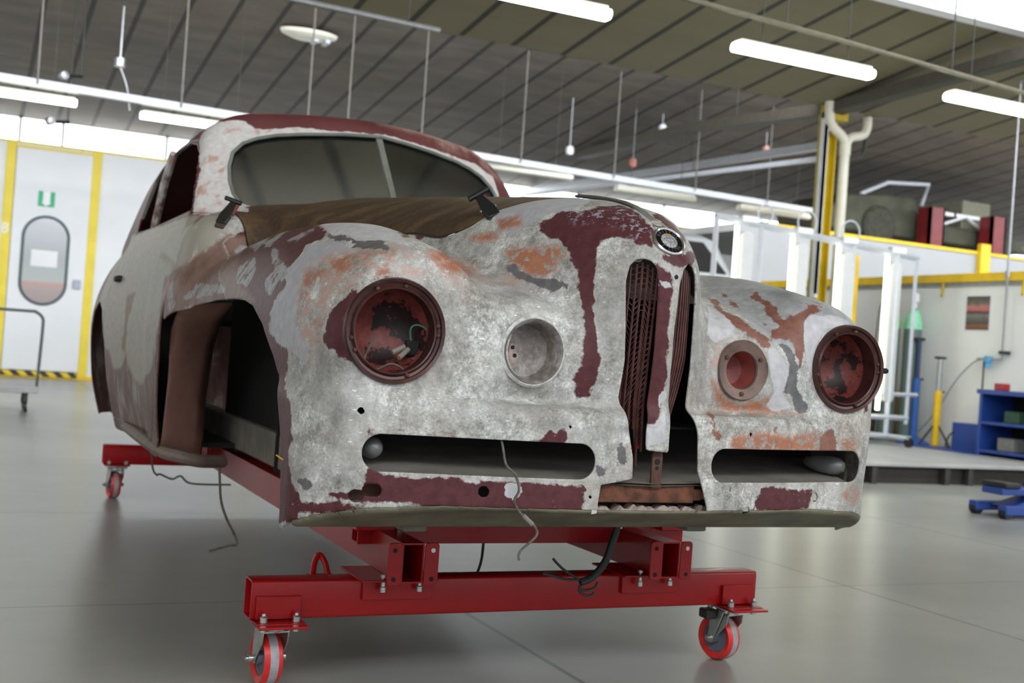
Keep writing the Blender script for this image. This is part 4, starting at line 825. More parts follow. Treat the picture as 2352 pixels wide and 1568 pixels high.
# ---- paint: flaking patches given as outlines in body coordinates (u across the body, z up)
PU=(2.62/math.hypot(1.3,2.62),-1.3/math.hypot(1.3,2.62))
def paint_fields(P):
    u=P[:,0]*PU[0]+P[:,1]*PU[1];v=P[:,2];out={k:np.full(len(P),.3,np.float32) for k in ('M','S','F','L','C','W2','G','T','P','O','B','D','D2')}
    for k,bb,s_ in PATCHES:
        m_=((P>np.array(bb[:3]))&(P<np.array(bb[3:]))).all(1)
        if not m_.any(): continue
        poly=[tuple(map(float,q.split(','))) for q in s_.split()]
        out[k][m_]=np.minimum(out[k][m_],polydist(u[m_],v[m_],poly))
    return out
def shell(name,V,Tt,mat,parent,thick=.004,paint=True,push=0):
    if push:
        g=grad(sdf,V);V=V+g/np.linalg.norm(g,axis=1,keepdims=True)*push
    me=bpy.data.meshes.new(name);me.vertices.add(len(V));me.vertices.foreach_set('co',V.astype(np.float32).ravel())
    n=len(Tt);me.loops.add(3*n);me.loops.foreach_set('vertex_index',Tt.astype(np.int32).ravel());me.polygons.add(n)
    me.polygons.foreach_set('loop_start',np.arange(0,3*n,3,dtype=np.int32));me.polygons.foreach_set('use_smooth',np.ones(n,bool))
    me.update(calc_edges=True);me.validate()
    if paint:
        pf_=paint_fields(V)
        for k,a in pf_.items():
            at=me.attributes.new('paint_'+k,'FLOAT','POINT');at.data.foreach_set('value',a.astype(np.float32))
    o=bpy.data.objects.new(name,me);COL.objects.link(o);me.materials.append(mat);o.parent=parent
    if thick:
        s_=o.modifiers.new('sheet','SOLIDIFY');s_.thickness=thick;s_.offset=-1
    return o
# ---- materials of the body
def m_body():
    t=NT('flaking_body_paint');p=t.obj()
    n1=t.noise(9,6,.65,p);n2=t.noise(38,5,.6,p);n3=t.noise(150,4,.6,p);n4=t.noise(3.2,4,.55,p)
    wob=t.math('ADD',t.math('MULTIPLY',t.math('SUBTRACT',n1,.5),.040),t.math('ADD',t.math('MULTIPLY',t.math('SUBTRACT',n2,.5),.024),t.math('MULTIPLY',t.math('SUBTRACT',n3,.5),.008)))
    # bare filler and aluminium, mottled
    base=t.ramp(t.math('ADD',t.math('MULTIPLY',n1,.34),t.math('ADD',t.math('MULTIPLY',n2,.36),t.math('MULTIPLY',n3,.30))),[(.37,srgb(108,106,101)),(.455,srgb(158,156,151)),(.53,srgb(196,196,193)),(.62,srgb(240,240,236))])
    st=t.noise(26,5,.6,t.scaled(p,1,1,.7));base=t.mix(t.math('MULTIPLY',t.step(st,.56,.70),.5),base,srgb(124,112,96))
    sp=t.noise(260,3,.6,p);base=t.mix(t.math('MULTIPLY',t.step(sp,.58,.68),.6),base,srgb(88,84,78))
    n5=t.noise(5.5,5,.6,p)
    base=t.mix(t.math('MULTIPLY',t.step(n5,.40,.60),.62),base,t.mix(t.step(n1,.35,.65),srgb(150,148,145),srgb(184,182,178)))
    base=t.mix(t.math('MULTIPLY',t.step(n4,.52,.66),.34),base,srgb(150,132,110))
    fl=t.noise(120,2,.5,t.scaled(p,.35,.35,1.2));base=t.mix(t.math('MULTIPLY',t.step(fl,.69,.73),t.step(n1,.42,.55)),base,srgb(246,246,244))
    col=base
    def layer(key,c1,c2,soft=.002,amt=1.0,wf=1.0,extra=None,streak=None):
        nonlocal col
        d=t.math('ADD',t.attr('paint_'+key),t.math('MULTIPLY',wob,wf))
        f=t.step(d,soft,-soft)
        if extra is not None: f=t.math('MULTIPLY',f,extra)
        if amt<1: f=t.math('MULTIPLY',f,amt)
        nn=n2 if streak is None else streak
        c=t.mix(t.step(nn,.3,.7),c1,c2);col=t.mix(f,col,c);return f
    smear=t.noise(20,5,.6,t.scaled(p,1,1,2.2))
    layer('G',srgb(150,151,152),srgb(176,177,178),.006)
    layer('T',srgb(146,140,128),srgb(166,161,150),.010,streak=n4)
    layer('L',srgb(168,168,176),srgb(190,189,194),.003,wf=.7)
    layer('P',srgb(196,150,136),srgb(178,160,152),.03,extra=t.step(smear,.44,.58))
    layer('O',srgb(150,84,58),srgb(178,122,92),.012,extra=t.step(t.math('ADD',t.math('MULTIPLY',n2,.6),t.math('MULTIPLY',n1,.4)),.41,.53))
    layer('B',srgb(122,78,66),srgb(144,98,84),.003)
    fm=layer('M',srgb(82,44,49),srgb(97,55,59),.0015)
    chips=t.step(t.noise(70,5,.7,p),.655,.685)
    col=t.mix(t.math('MULTIPLY',t.math('MULTIPLY',fm,chips),t.step(n1,.46,.58)),col,srgb(150,144,158))
    layer('F',srgb(112,86,76),srgb(140,114,104),.012,streak=t.noise(14,5,.6,t.scaled(p,1,1,.5)))
    layer('S',srgb(138,136,140),srgb(172,170,172),.003,extra=t.step(t.noise(24,5,.6,p),.36,.50))
    layer('C',srgb(136,132,146),srgb(164,160,170),.02,extra=t.step(t.noise(62,5,.7,p),.545,.575))
    layer('D',srgb(92,90,94),srgb(118,114,114),.002)
    layer('D2',srgb(110,112,116),srgb(126,128,132),.02,wf=.5)
    layer('W2',srgb(186,186,192),srgb(208,206,208),.002,wf=.8)
    edge=t.math('MULTIPLY',t.step(t.math('ABSOLUTE',t.math('ADD',t.attr('paint_M'),wob)),.004,.001),.5)
    col=t.mix(edge,col,srgb(188,184,180))
    t.set(color=col,rough=t.mix(fm,t.math('ADD',.38,t.math('MULTIPLY',n2,.3)),(.42,.42,.42,1)),spec=t.mix(fm,(.5,.5,.5,1),(.22,.22,.22,1)))
    h=t.math('ADD',t.math('MULTIPLY',n2,.6),t.math('ADD',t.math('MULTIPLY',n3,.3),t.math('MULTIPLY',fm,.35)))
    t.bump(h,.35,.006);return t.m
def m_side():
    """roof, sides and rear: maroon paint, rubbed primer"""
    t=NT('worn_maroon_paint');p=t.obj()
    n1=t.noise(6,6,.6,p);n2=t.noise(34,5,.6,p);ns=t.noise(11,5,.6,t.scaled(p,1,1,.4))
    wob=t.math('ADD',t.math('MULTIPLY',t.math('SUBTRACT',n1,.5),.05),t.math('MULTIPLY',t.math('SUBTRACT',n2,.5),.022))
    col=t.mix(t.step(n1,.3,.7),srgb(88,40,44),srgb(104,52,54))
    s_=t.n('ShaderNodeSeparateXYZ',i={'Vector':p});low=t.step(s_.outputs[2],1.42,1.30)
    col=t.mix(t.math('MULTIPLY',low,.75),col,t.mix(t.step(ns,.35,.65),srgb(98,72,66),srgb(132,112,102)))
    col=t.mix(t.math('MULTIPLY',low,t.math('MULTIPLY',t.step(ns,.55,.66),.75)),col,srgb(170,164,158))
    for k,c1,c2,so in (('P',srgb(170,134,128),srgb(140,112,104),.03),('T',srgb(150,144,132),srgb(168,163,152),.014),('G',srgb(168,166,164),srgb(186,184,182),.008),('B',srgb(120,92,76),srgb(140,112,92),.012),('W2',srgb(196,190,188),srgb(210,208,208),.004)):
        f=t.step(t.math('ADD',t.attr('paint_'+k),wob),so,-so)
        if k=='P': f=t.math('MULTIPLY',f,t.step(ns,.40,.60))
        col=t.mix(f,col,t.mix(t.step(n2,.3,.7),c1,c2))
        if k=='W2': col=t.mix(t.math('MULTIPLY',t.math('MULTIPLY',f,t.step(ns,.55,.66)),.8),col,srgb(178,136,122))
    t.set(color=col,rough=.45,spec=.3);t.bump(n2,.15,.004);return t.m
def m_hood():
    t=NT('brown_bonnet');p=t.obj();a=t.noise(5,6,.65,t.scaled(p,1,2.4,1));b=t.noise(60,4,.6,p)
    col=t.ramp(t.math('ADD',t.math('MULTIPLY',a,.7),t.math('MULTIPLY',b,.3)),[(.3,srgb(56,44,38)),(.48,srgb(80,63,50)),(.62,srgb(106,86,60)),(.75,srgb(92,60,50))])
    t.set(color=col,rough=.55,spec=.2);t.bump(b,.15,.003);return t.m
M_body=m_body();M_side=m_side();M_hood=m_hood()
M_khaki=plain('khaki_underside',srgb(112,107,88),.55,var=.3,scale=9,bump=.2)
M_maroon=plain('maroon_lamp_paint',srgb(96,42,44),.4,var=.25,scale=14)
M_ring=plain('dark_red_brown_ring',srgb(70,40,38),.35,.2,var=.35,scale=22)
M_rust=plain('rust',srgb(102,62,44),.75,.1,var=.5,scale=26,bump=.4)
M_rustdark=plain('dark_rust',srgb(84,56,46),.7,.2,var=.4,scale=20,bump=.3)
M_inner=plain('brown_inner_panel',srgb(176,132,120),.55,var=.18,scale=5)
M_greydirt=plain('dusty_grey_steel',srgb(128,122,114),.7,var=.22,scale=8)
M_tornglass=plain('torn_fibre',srgb(186,168,160),.8,var=.3,scale=60,bump=.8)
M_chrome=plain('worn_chrome',srgb(196,196,192),.22,.9,var=.1,scale=30)
M_wire=plain('old_wire',srgb(96,92,84),.6,var=.3,scale=60)
M_wiredark=plain('dark_green_cable',srgb(28,36,32),.5,var=.2)
def m_bucket():
    t=NT('flaking_lamp_bucket');p=t.obj();a=t.noise(16,5,.65,p);b=t.noise(60,4,.6,p)
    col=t.mix(t.step(b,.3,.7),srgb(112,50,46),srgb(134,66,58))
    col=t.mix(t.step(t.math('ADD',a,t.math('MULTIPLY',b,.15)),.60,.63),col,srgb(38,22,22))
    t.set(color=col,rough=.5);t.bump(b,.2);return t.m
M_bucket=m_bucket()
def m_fog():
    t=NT('bare_lamp_cup');p=t.obj();a=t.noise(14,6,.65,p);b=t.noise(70,4,.6,p)
    t.set(color=t.ramp(t.math('ADD',t.math('MULTIPLY',a,.7),t.math('MULTIPLY',b,.3)),[(.33,srgb(78,64,58)),(.5,srgb(122,114,108)),(.68,srgb(176,172,168))]),rough=.5);t.bump(b,.3);return t.m
M_fog=m_fog()
def m_glass():
    t=NT('dusty_windscreen');p=t.obj();a=t.noise(3,5,.6,p);b=t.noise(26,5,.7,p)
    nt_=t.t;tr=t.n('ShaderNodeBsdfTransparent',i={'Color':(.60,.62,.62,1)});gl=t.n('ShaderNodeBsdfGlossy',i={'Color':(1,1,1,1),'Roughness':.06});df=t.n('ShaderNodeBsdfDiffuse',i={'Color':srgb(150,152,150)})
    fr=t.n('ShaderNodeFresnel',i={'IOR':1.5})
    s_=t.n('ShaderNodeSeparateXYZ',i={'Vector':p});low=t.step(t.math('ADD',s_.outputs[2],t.math('MULTIPLY',t.math('SUBTRACT',a,.5),.25)),1.76,1.52)  # low: pale reflected haze painted in toward the bottom, on top of the dust
    dust_haze=t.math('ADD',t.math('ADD',t.math('MULTIPLY',t.step(t.math('ADD',t.math('MULTIPLY',a,.75),t.math('MULTIPLY',b,.25)),.40,.70),.05),t.math('MULTIPLY',low,.17)),.008)
    m1=t.n('ShaderNodeMixShader',i={0:dust_haze,1:tr.outputs[0],2:df.outputs[0]})
    m2=t.n('ShaderNodeMixShader',i={0:fr.outputs[0],1:m1.outputs[0],2:gl.outputs[0]})
    nt_.links.new(m2.outputs[0],nt_.nodes['Material Output'].inputs['Surface']);return t.m
M_glass=m_glass()
# ---- the car
car=thing('stripped_car_body','rusty maroon and grey vintage coupe body shell without wheels on a red dolly','car',(0,1.5,0))
car.location=(0,0,0)
fo_=openings(BV);CV,CT=clip(BV,BT,fo_)
hf=hoodfield(CV)
# split: bonnet, door, front clip, cabin and rear, underside lip
SV,ST=clip(CV,CT,-hf)           # everything but the bonnet
HV,HT=clip(CV,CT,hf+.004)
shell('bonnet',HV,HT,M_hood,car,.004,False,.003)
DOOR=[(2.06,1.43),(2.04,1.2),(2.05,1.0),(2.10,.85),(2.26,.60),(2.36,.50),(3.72,.50),(3.74,1.0),(3.78,1.2),(3.90,1.42),(3.95,1.462),(2.6,1.45),(2.2,1.445)]
def sidecut(V,Tt,s):
    d=polydist(V[:,1],V[:,2],DOOR);d=np.where((s*V[:,0]>.6)&(V[:,1]>1.9),d,.3)
    return d
d=sidecut(SV,ST,-1);DV,DT=clip(SV,ST,d+.005);S2,T2=clip(SV,ST,-d)
fz=S2[:,1]-np.where(S2[:,2]>1.40,1.86,2.02)
FV,FT=clip(S2,T2,fz);RV,RT=clip(S2,T2,-fz)
# lip: the downward turned strip under the nose
lipf=lambda V:np.maximum(V[:,2]-(ZB(V[:,1])+.010),V[:,1]-.14)
L=lipf(FV);LV,LT=clip(FV,FT,L);FV,FT=clip(FV,FT,-L)
shell('front_clip',FV,FT,M_body,car,.005)
shell('underside_lip',LV,LT,M_khaki,car,.004,False)
tag(shell('cabin_shell',RV,RT,M_side,car,.006),'maroon roof and worn sides',None)
dob=shell('door',DV,DT,M_side,car,.006)
MB().box(-.915,-.885,3.52,3.66,1.185,1.215).build('door_handle',M_dark,dob,bevel=.008)
M_redcap=plain('red_cap',srgb(190,24,24),.4)
# ---- lamp rings and buckets
def yax(cx,cy,cz): return frame((cx,cy,cz),(0,-1,0),(0,0,1))     # local z points forward, out of the nose
def headlamp(cx,cz,y0,label):
    M=yax(cx,y0,cz)
    bk=MB().lathe([(.113,.0),(.108,-.03),(.098,-.07),(.075,-.105),(.035,-.125),(0,-.13)],M,48,cap0=False).build('headlamp_bucket',M_bucket,car,True)
    rg=MB().lathe([(.109,-.004),(.124,.0),(.1255,.010),(.122,.020),(.115,.016),(.114,.008),(.108,.006),(.102,.012),(.0985,.010),(.098,-.03),(.101,-.04),(.108,-.02)],M,64,closed=True).build('headlamp_ring',M_ring,car,True)
    tag(rg,label,None)
    for a in (62,100,170,182,250,-12,-28):
        p=M@Vector((.108*math.sin(rad(a)),.108*math.cos(rad(a)),.006))
        MB().lathe([(0,0),(.0055,0),(.0055,.006),(.003,.009),(0,.009)],frame(p,(0,-1,0)),10).build('ring_screw',M_rustdark,rg,True)
    return bk
bl=headlamp(LCH[0],LCH[1],-.010,'dark maroon ring with flaking lip')
br=headlamp(RCH[0],RCH[1],-.010,'nearly black rusty ring')
for n_,pts,r,mat in (('lamp_wire',[(-.612,.06,.975),(-.618,.055,1.012),(-.60,.05,1.022),(-.575,.045,1.008),(-.562,.045,.975)],.0026,plain('green_wire',srgb(70,120,100),.5)),
    ('lamp_wire',[(-.70,.07,.99),(-.722,.06,.95),(-.733,.05,.92),(-.72,.045,.905)],.0026,M_wire),
    ('lamp_wire',[(-.73,.03,.905),(-.70,.03,.912),(-.67,.03,.925),(-.64,.03,.915),(-.625,.02,.90)],.0026,M_wire),
    ('lamp_wire',[(-.612,.05,.94),(-.585,.045,.935),(-.578,.04,.915),(-.60,.03,.895)],.0026,M_wire)):
    MB().tube(spline(pts,6),r,6).build(n_,mat,car,True)
MB().tube([(-.665,.045,.952),(-.632,.05,.968)],.0065,8).build('bullet_connector',M_greydirt,car,True)
MB().tube([(-.650,.035,.940),(-.622,.05,.962)],.0065,8).build('bullet_connector',M_greydirt,car,True)
MB().box(-.625,-.590,.055,.075,.945,.985).build('lamp_socket',M_dark,car,bevel=.006)
# ---- fog lamps
M=yax(-.324,-.02,.978)
fl=MB().lathe([(.0835,.006),(.081,.012),(.075,.008),(.069,-.004),(.0675,-.03),(.064,-.046),(.056,-.050),(0,-.051)],M,48,cap0=False).build('fog_lamp_cup',M_fog,car,True)
for x,z in ((-.355,.985),(-.348,.965)): MB().lathe([(0,0),(.0052,0),(.0052,.002),(0,.002)],yax(x,.0295,z),12).build('mounting_hole',M_dark,fl)
b=MB();b.prism([(-.012,.02),(-.002,.024),(.006,.006),(.016,-.004),(.014,-.022),(-.004,-.032),(-.02,-.022),(-.022,-.008),(-.012,.0)],.0,.0012,Matrix(((1,0,0,-.352),(0,0,-1,.0300),(0,1,0,.972),(0,0,0,1))));b.build('bare_patch',M_tornglass,fl)
M=yax(.312,-.012,.968)
fr_=MB().lathe([(.074,-.012),(.0815,-.006),(.0825,.006),(.079,.012),(.074,.010),(.052,.004),(.050,-.002),(.054,-.014)],M,56,closed=True).build('fog_lamp_ring',plain('grey_brown_ring',srgb(112,92,84),.5,.2,var=.3,scale=18),car,True)
for a in (60,180,300): MB().lathe([(0,.004),(.006,.004),(.006,.012),(0,.014)],M@Matrix.Translation((.064*math.cos(rad(a)),.064*math.sin(rad(a)),0)),10).build('ring_screw',M_rustdark,fr_,True)
MB().lathe([(.053,.0),(.052,-.03),(.040,-.055),(0,-.065)],M,40,cap0=False).build('fog_lamp_cup',plain('red_lamp_cup',srgb(146,72,66),.5,var=.3,scale=14),car,True)
MB().lathe([(0,-.03),(.008,-.03),(.008,.012),(.006,.016),(0,.017)],frame((.808,-.01,.995),(1,-.2,0)),12).build('adjuster_screw',M_dark,car,True)
# ---- kidney grilles
M_grille=plain('maroon_brown_bars',srgb(84,50,46),.45,.1,var=.35,scale=30)
def nose_y(x,z): return float(YN(np.array(z)))+float(AN(np.array(z)))*x*x
def grille(side):
    g=MB();h=MB();n=7
    root=None;cols=[]
    for i in range(n):
        t=i/(n-1);pts=[]
        for k in range(15):
            q=k/14;z=1.222-.018*abs(t-.5)*2-q*(.46+.05*math.sin(i*2.1)) if side<0 else 1.222-.02*abs(t-.5)*2-q*.44
            if side<0: x=-.024-.074*t-.004*math.sin(q*PI)+.006*q
            else:
                s_=max(0,(q-.45)/.55);x=.034+.064*t-(.050*t+.004)*s_**1.4
            pts.append((x,nose_y(abs(x),max(z,.86))+.022+(.03*max(0,q-.5) if side>0 else .012*q),z))
        cols.append(pts)
    bars=[MB().tube(p,.0036,6) for p in cols]
    first=bars[0].build('grille_bar',M_grille,car,True)
    for b_ in bars[1:]: b_.build('grille_bar',M_grille,car,True)
    m_=MB()
    for k in range(30 if side<0 else 24):
        q=.02+k/31*.97
        row=[]
        for p in cols:
            u=q*14;a=int(u);f_=u-a;A,B=Vector(p[a]),Vector(p[min(a+1,14)]);c_=A.lerp(B,f_);row.append((c_.x,c_.y+.005,c_.z))
        m_.tube(row,.0020,5)
    m_.build('grille_mesh',M_grille,car,True)
grille(-1);grille(1)
MB().tube([(.030,-.085,1.18),(.034,-.075,1.05),(.034,-.062,.93),(.030,-.055,.86)],.007,8).build('grille_edge_strip',plain('tan_strip',srgb(132,98,62),.5),car,True)
MB().lathe([(0,0),(.006,0),(.006,.0015),(0,.0015)],frame((.012,-.1235,1.190),(0,-1,.1)),12).build('trim_hole',M_dark,car)
# ---- badge and centre strip
nrm=Vector((0,-.80,.60)).normalized()
MBd=frame((.004,-.088,1.279),nrm,(0,.6,.8))
bd=MB().lathe([(.0,-.012),(.044,-.010),(.0465,-.002),(.045,.006),(.041,.009),(.0375,.006),(.0370,.002)],MBd,48).build('roundel_badge',M_chrome,car,True)
MB().lathe([(.0375,.003),(.0365,.0055),(.024,.0058),(.0235,.003)],MBd,48,closed=True).build('black_enamel_ring',plain('black_enamel',srgb(16,17,20),.15,var=.2),bd,True)
t=NT('worn_crest');p=t.obj();a=t.noise(160,5,.7,p);a2=t.noise(40,3,.6,p)
cc=t.ramp(t.math('ADD',t.math('MULTIPLY',a,.6),t.math('MULTIPLY',a2,.4)),[(.36,srgb(110,112,110)),(.5,srgb(176,178,178)),(.62,srgb(232,234,232)),(.72,srgb(214,160,60))])
t.set(color=cc,rough=.25,metal=.4);t.bump(a,.6,.002)
MB().lathe([(.0238,.003),(.0235,.006),(.015,.0085),(0,.0095)],MBd,40).build('crest_disc',t.m,bd,True)
MB().prism([(.0225*math.cos(rad(q)),.0225*math.sin(rad(q))) for q in range(-30,31,6)],.0058,.0076,MBd).build('amber_segment',plain('amber_enamel',srgb(206,140,50),.25,var=.15,scale=90),bd)
M_letter=plain('letter_metal',srgb(120,122,128),.35,.6)
def letters(txt,a0,a1,flip):
    for i,ch in enumerate(txt):
        if ch==' ': continue
        a=rad(a0+(a1-a0)*i/(len(txt)-1))
        cu=bpy.data.curves.new('raised_letter','FONT');cu.body=ch;cu.size=.0125;cu.align_x='CENTER';cu.align_y='CENTER';cu.extrude=.0006
        o=bpy.data.objects.new('raised_letter',cu);COL.objects.link(o);cu.materials.append(M_letter)
        # local x of the badge frame points up the nose; y points to its left
        r=.0302;pos=Vector((r*math.cos(a),r*math.sin(a),.0062))
        up=Vector((math.cos(a),math.sin(a),0))*(-1 if flip else 1);right=up.cross(Vector((0,0,1)))
        m4=Matrix.Identity(4)
        for k in range(3): m4[k][0]=right[k];m4[k][1]=up[k];m4[k][2]=(0,0,1)[k];m4[k][3]=pos[k]
        dg=bpy.context.evaluated_depsgraph_get();me=bpy.data.meshes.new_from_object(o.evaluated_get(dg))
        bpy.data.objects.remove(o);me.transform(MBd@m4)
        ob=bpy.data.objects.new('raised_letter',me);COL.objects.link(ob);ob.parent=bd
letters('BRISTOL',62,-62,False)
letters('2 LITRE',128,232,True)
sp_=[(.40,1.438),(.30,1.425),(.22,1.412),(.14,1.396),(.08,1.378),(.03,1.354),(-.015,1.332),(-.05,1.312)]
b=MB();w_=[.010,.010,.011,.011,.013,.016,.019,.028];vs=[];fs=[]
for (y,z),w in zip(sp_,w_): vs+=[(-w,y,z-.004),(-w*.7,y-.003,z+.007),(w*.7,y-.003,z+.007),(w,y,z-.004)]
for i in range(len(sp_)-1):
    for j in range(3): fs.append((i*4+j,i*4+j+1,i*4+j+5,i*4+j+4))
b.add(vs,fs).build('centre_moulding',plain('dull_grey_moulding',srgb(150,150,146),.35,.5,var=.15,scale=20),car,True)
MB().tube([(-.014,y-.001,z) for y,z in sp_],.0035,6).build('moulding_gasket',M_black,car,True)
# black line along the bonnet edge, drawn for the shadow in its gap
hy=np.linspace(.372,1.80,40);hp=[]
for y in hy:
    x=-float(HOOD(np.array(y)));zz=np.linspace(1.2,1.6,400);s_=sdf(np.full(400,x),np.full(400,y),zz);i_=np.where(s_<0)[0]
    if len(i_): hp.append((x,y,zz[i_[-1]]+.001))
MB().tube(hp,.0035,6).build('bonnet_gap_shadow',M_black,car,True)
# ---- windscreen
def ws_pt(x,z,off=0.): 
    return Vector((x,2.05+.88*(z-1.58)+.42*abs(x)+off,z))
for s in (-1,1):
    q=[(a,b) for a,b in WS if a*s>=-1e-6]
    q=[(a*1.03,1.68+(b-1.68)*1.05) for a,b in q]
    q=[(0,q[0][1])]+[p for p in q if abs(p[0])>1e-3]+[(0,1.47)] if s==1 else [(0,1.47)]+[p for p in q if abs(p[0])>1e-3]+[(0,1.88)]
    b=MB();k=len(q);b.add([ws_pt(a,b_,.012) for a,b_ in q]+[ws_pt(a,b_,.017) for a,b_ in q],[tuple(range(k)),tuple(range(2*k-1,k-1,-1))]+[(i,(i+1)%k,k+(i+1)%k,k+i) for i in range(k)])
    b.build('windscreen_pane',M_glass,car)
M_seal=plain('grey_green_seal',srgb(112,116,108),.5,var=.15)
MB().tube([ws_pt(a,b_,-.004) for a,b_ in WS],.008,8,closed=True).build('windscreen_seal',M_seal,car,True)
b=MB();b.add([ws_pt(-.013,1.47,.0),ws_pt(.013,1.47,.0),ws_pt(.013,1.885,.0),ws_pt(-.013,1.885,.0),ws_pt(-.013,1.47,.022),ws_pt(.013,1.47,.022),ws_pt(.013,1.885,.022),ws_pt(-.013,1.885,.022)],[(0,1,2,3),(4,7,6,5),(0,4,5,1),(1,5,6,2),(2,6,7,3),(3,7,4,0)])
b.build('windscreen_divider',M_seal,car)
# door window frame, quarter posts, dash and cabin inside
def surf_x(y,z,s):
    xx=np.linspace(.5,1.0,500);d=sdf(s*xx,np.full(500,y),np.full(500,z));i=np.where(d<0)[0]
    return s*float(xx[i[-1]]) if len(i) else s*.74
for s in (-1,):
    pts=[(surf_x(y+.0,z+.012,s),y,z+.012) for y,z in [(2.66,1.79)]+SIDEWIN[::-1][:5]]
    MB().tube(pts,.010,8).build('drip_moulding',plain('grey_drip_moulding',srgb(150,148,142),.4,.3),car,True)
    MB().tube([(surf_x(y,1.448,s),y,1.448) for y in np.linspace(2.3,3.88,14)],.006,8).build('belt_edge',plain('belt_edge',srgb(176,172,160),.35,.3),car,True)
for s in (-1,1):
    b=MB();b.tube([(s*.70,3.42,1.84),(s*.715,3.55,1.70),(s*.735,3.68,1.45)],.022,8);b.build('rear_window_post',M_side,car,True)
b=MB();P=[(-.68,2.42),(-.4,2.30),(0,2.22),(.4,2.30),(.68,2.42),(.68,2.60),(.4,2.52),(0,2.46),(-.4,2.52),(-.68,2.60)]
b.prism(P,1.40,1.475);b.build('dashboard_top',plain('dusty_dash',srgb(128,128,122),.7,var=.12),car,True,bevel=.015)
b=MB();b.prism([(-.6,1.0),(.6,1.0),(.6,1.38),(.4,1.44),(-.4,1.44),(-.6,1.38)],3.55,3.75,Matrix(((1,0,0,0),(0,0,1,0),(0,1,0,0),(0,0,0,1))));b.build('rear_bulkhead',M_dark,car,bevel=.03)
MB().tube([(.42+.19*math.cos(rad(a)),2.62+.05*math.sin(rad(a)),1.40+.17*math.sin(rad(a))) for a in range(0,360,12)],.011,8,closed=True).build('steering_wheel',M_dark,car,True)
# ---- hidden dark panels added to keep the shell dark inside, and the chassis rails
b=MB();b.box(-.50,.50,1.74,1.76,.46,1.20);b.box(-.55,.55,1.74,1.76,1.2,1.36);b.build('shade_bulkhead',M_dark,car)
MB().box(-.80,.80,2.5,4.5,.47,.49).build('shade_floor',M_dark,car)
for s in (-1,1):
    MB().box(s*.45-.01,s*.45+.01,.30,2.9,.60,1.12).build('shade_side_panel',M_dark,car)
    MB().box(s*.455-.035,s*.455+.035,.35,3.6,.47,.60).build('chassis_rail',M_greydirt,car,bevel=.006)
    MB().box(min(s*.56,s*.84),max(s*.56,s*.84),3.4,3.42,.5,1.25).build('shade_wheelhouse',M_dark,car)
MB().box(-.50,.50,.42,.44,.52,1.16).build('shade_front_panel',M_dark,car)
for s in (-1,1): MB().box(min(s*.5,s*.80),max(s*.5,s*.80),.30,.31,.70,.86).build('shade_baffle',M_dark,car)
# shelf behind the bumper slots
b=MB();b.add([(-.71,.0,.672),(-.45,-.052,.672),(0,-.098,.666),(.45,-.052,.672),(.71,.0,.672),(.77,.27,.712),(-.77,.27,.712)],[(0,1,2,3,4,5,6)])
b.add([(-.71,.0,.666),(-.45,-.052,.666),(0,-.098,.660),(.45,-.052,.666),(.71,.0,.666),(.77,.27,.706),(-.77,.27,.706)],[(6,5,4,3,2,1,0)])
b.build('bumper_tray',M_greydirt,car)
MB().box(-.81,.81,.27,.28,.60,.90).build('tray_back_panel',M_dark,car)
for s in (-1,1):
    b=MB();b.add([(s*.755,.06,.66),(s*.785,.25,.66),(s*.785,.25,.79),(s*.755,.06,.79),(s*.765,.06,.66),(s*.795,.25,.66),(s*.795,.25,.79),(s*.765,.06,.79)],[(0,1,2,3),(4,7,6,5),(0,4,5,1),(1,5,6,2),(2,6,7,3),(3,7,4,0)]);b.build('tray_end_panel',M_greydirt,car)
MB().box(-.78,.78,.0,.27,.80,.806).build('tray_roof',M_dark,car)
# bullet parking lamps inside the slots
M_bullet=plain('grey_primer_lamp',srgb(118,118,118),.3,var=.1,scale=20)
MB().lathe([(.0,-.05),(.020,-.045),(.026,-.02),(.026,.0),(.021,.014),(.012,.024),(0,.028)],frame((-.700,.035,.724),(.15,-1,.0)),24).build('parking_lamp',M_bullet,car,True)
MB().lathe([(0,-.10),(.016,-.085),(.026,-.05),(.028,-.01),(.024,.016),(.014,.03),(0,.034)],frame((.705,.05,.712),(.45,-1,-.05)),24).build('parking_lamp',M_bullet,car,True)
# broken centre: rusty bar, latch bracket, torn fibre edge
b=MB();b.box(-.166,.140,-.082,-.060,.616,.662);b.box(.140,.166,-.078,-.062,.622,.652);b.build('rusty_crossbar',M_rust,car,bevel=.003)
b=MB();b.prism([(.0,.655),(.030,.655),(.030,.742),(.024,.752),(.006,.752),(0,.742)],.086,.092,Matrix(((1,0,0,0),(0,0,-1,0),(0,1,0,0),(0,0,0,1))));b.build('latch_bracket',M_rustdark,car)
for z,r in ((.722,.008),(.706,.005)): MB().lathe([(0,0),(r,0),(r,.001),(0,.001)],yax(.015,-.0922,z),12).build('bracket_hole',M_dark,car)
rng=random.Random(3);top=[(-.165+.34*i/26,.604+rng.uniform(-.010,.008)) for i in range(27)];q=[(-.165,.590)]+top+[(.175,.590)]
MB().prism(q,.040,.072,Matrix(((1,0,0,0),(0,0,-1,0),(0,1,0,0),(0,0,0,1)))).build('torn_fibre_edge',M_tornglass,car)
b=MB();b.prism([(-.172,.59),(-.158,.592),(-.154,.64),(-.158,.672),(-.168,.668)],.100,.104,Matrix(((1,0,0,0),(0,0,-1,0),(0,1,0,0),(0,0,0,1))));b.build('peeled_flap',plain('pale_flap',srgb(206,200,192),.6),car)
MB().box(-.30,.62,-.03,-.015,.602,.618).build('lower_flange',M_dark,car)
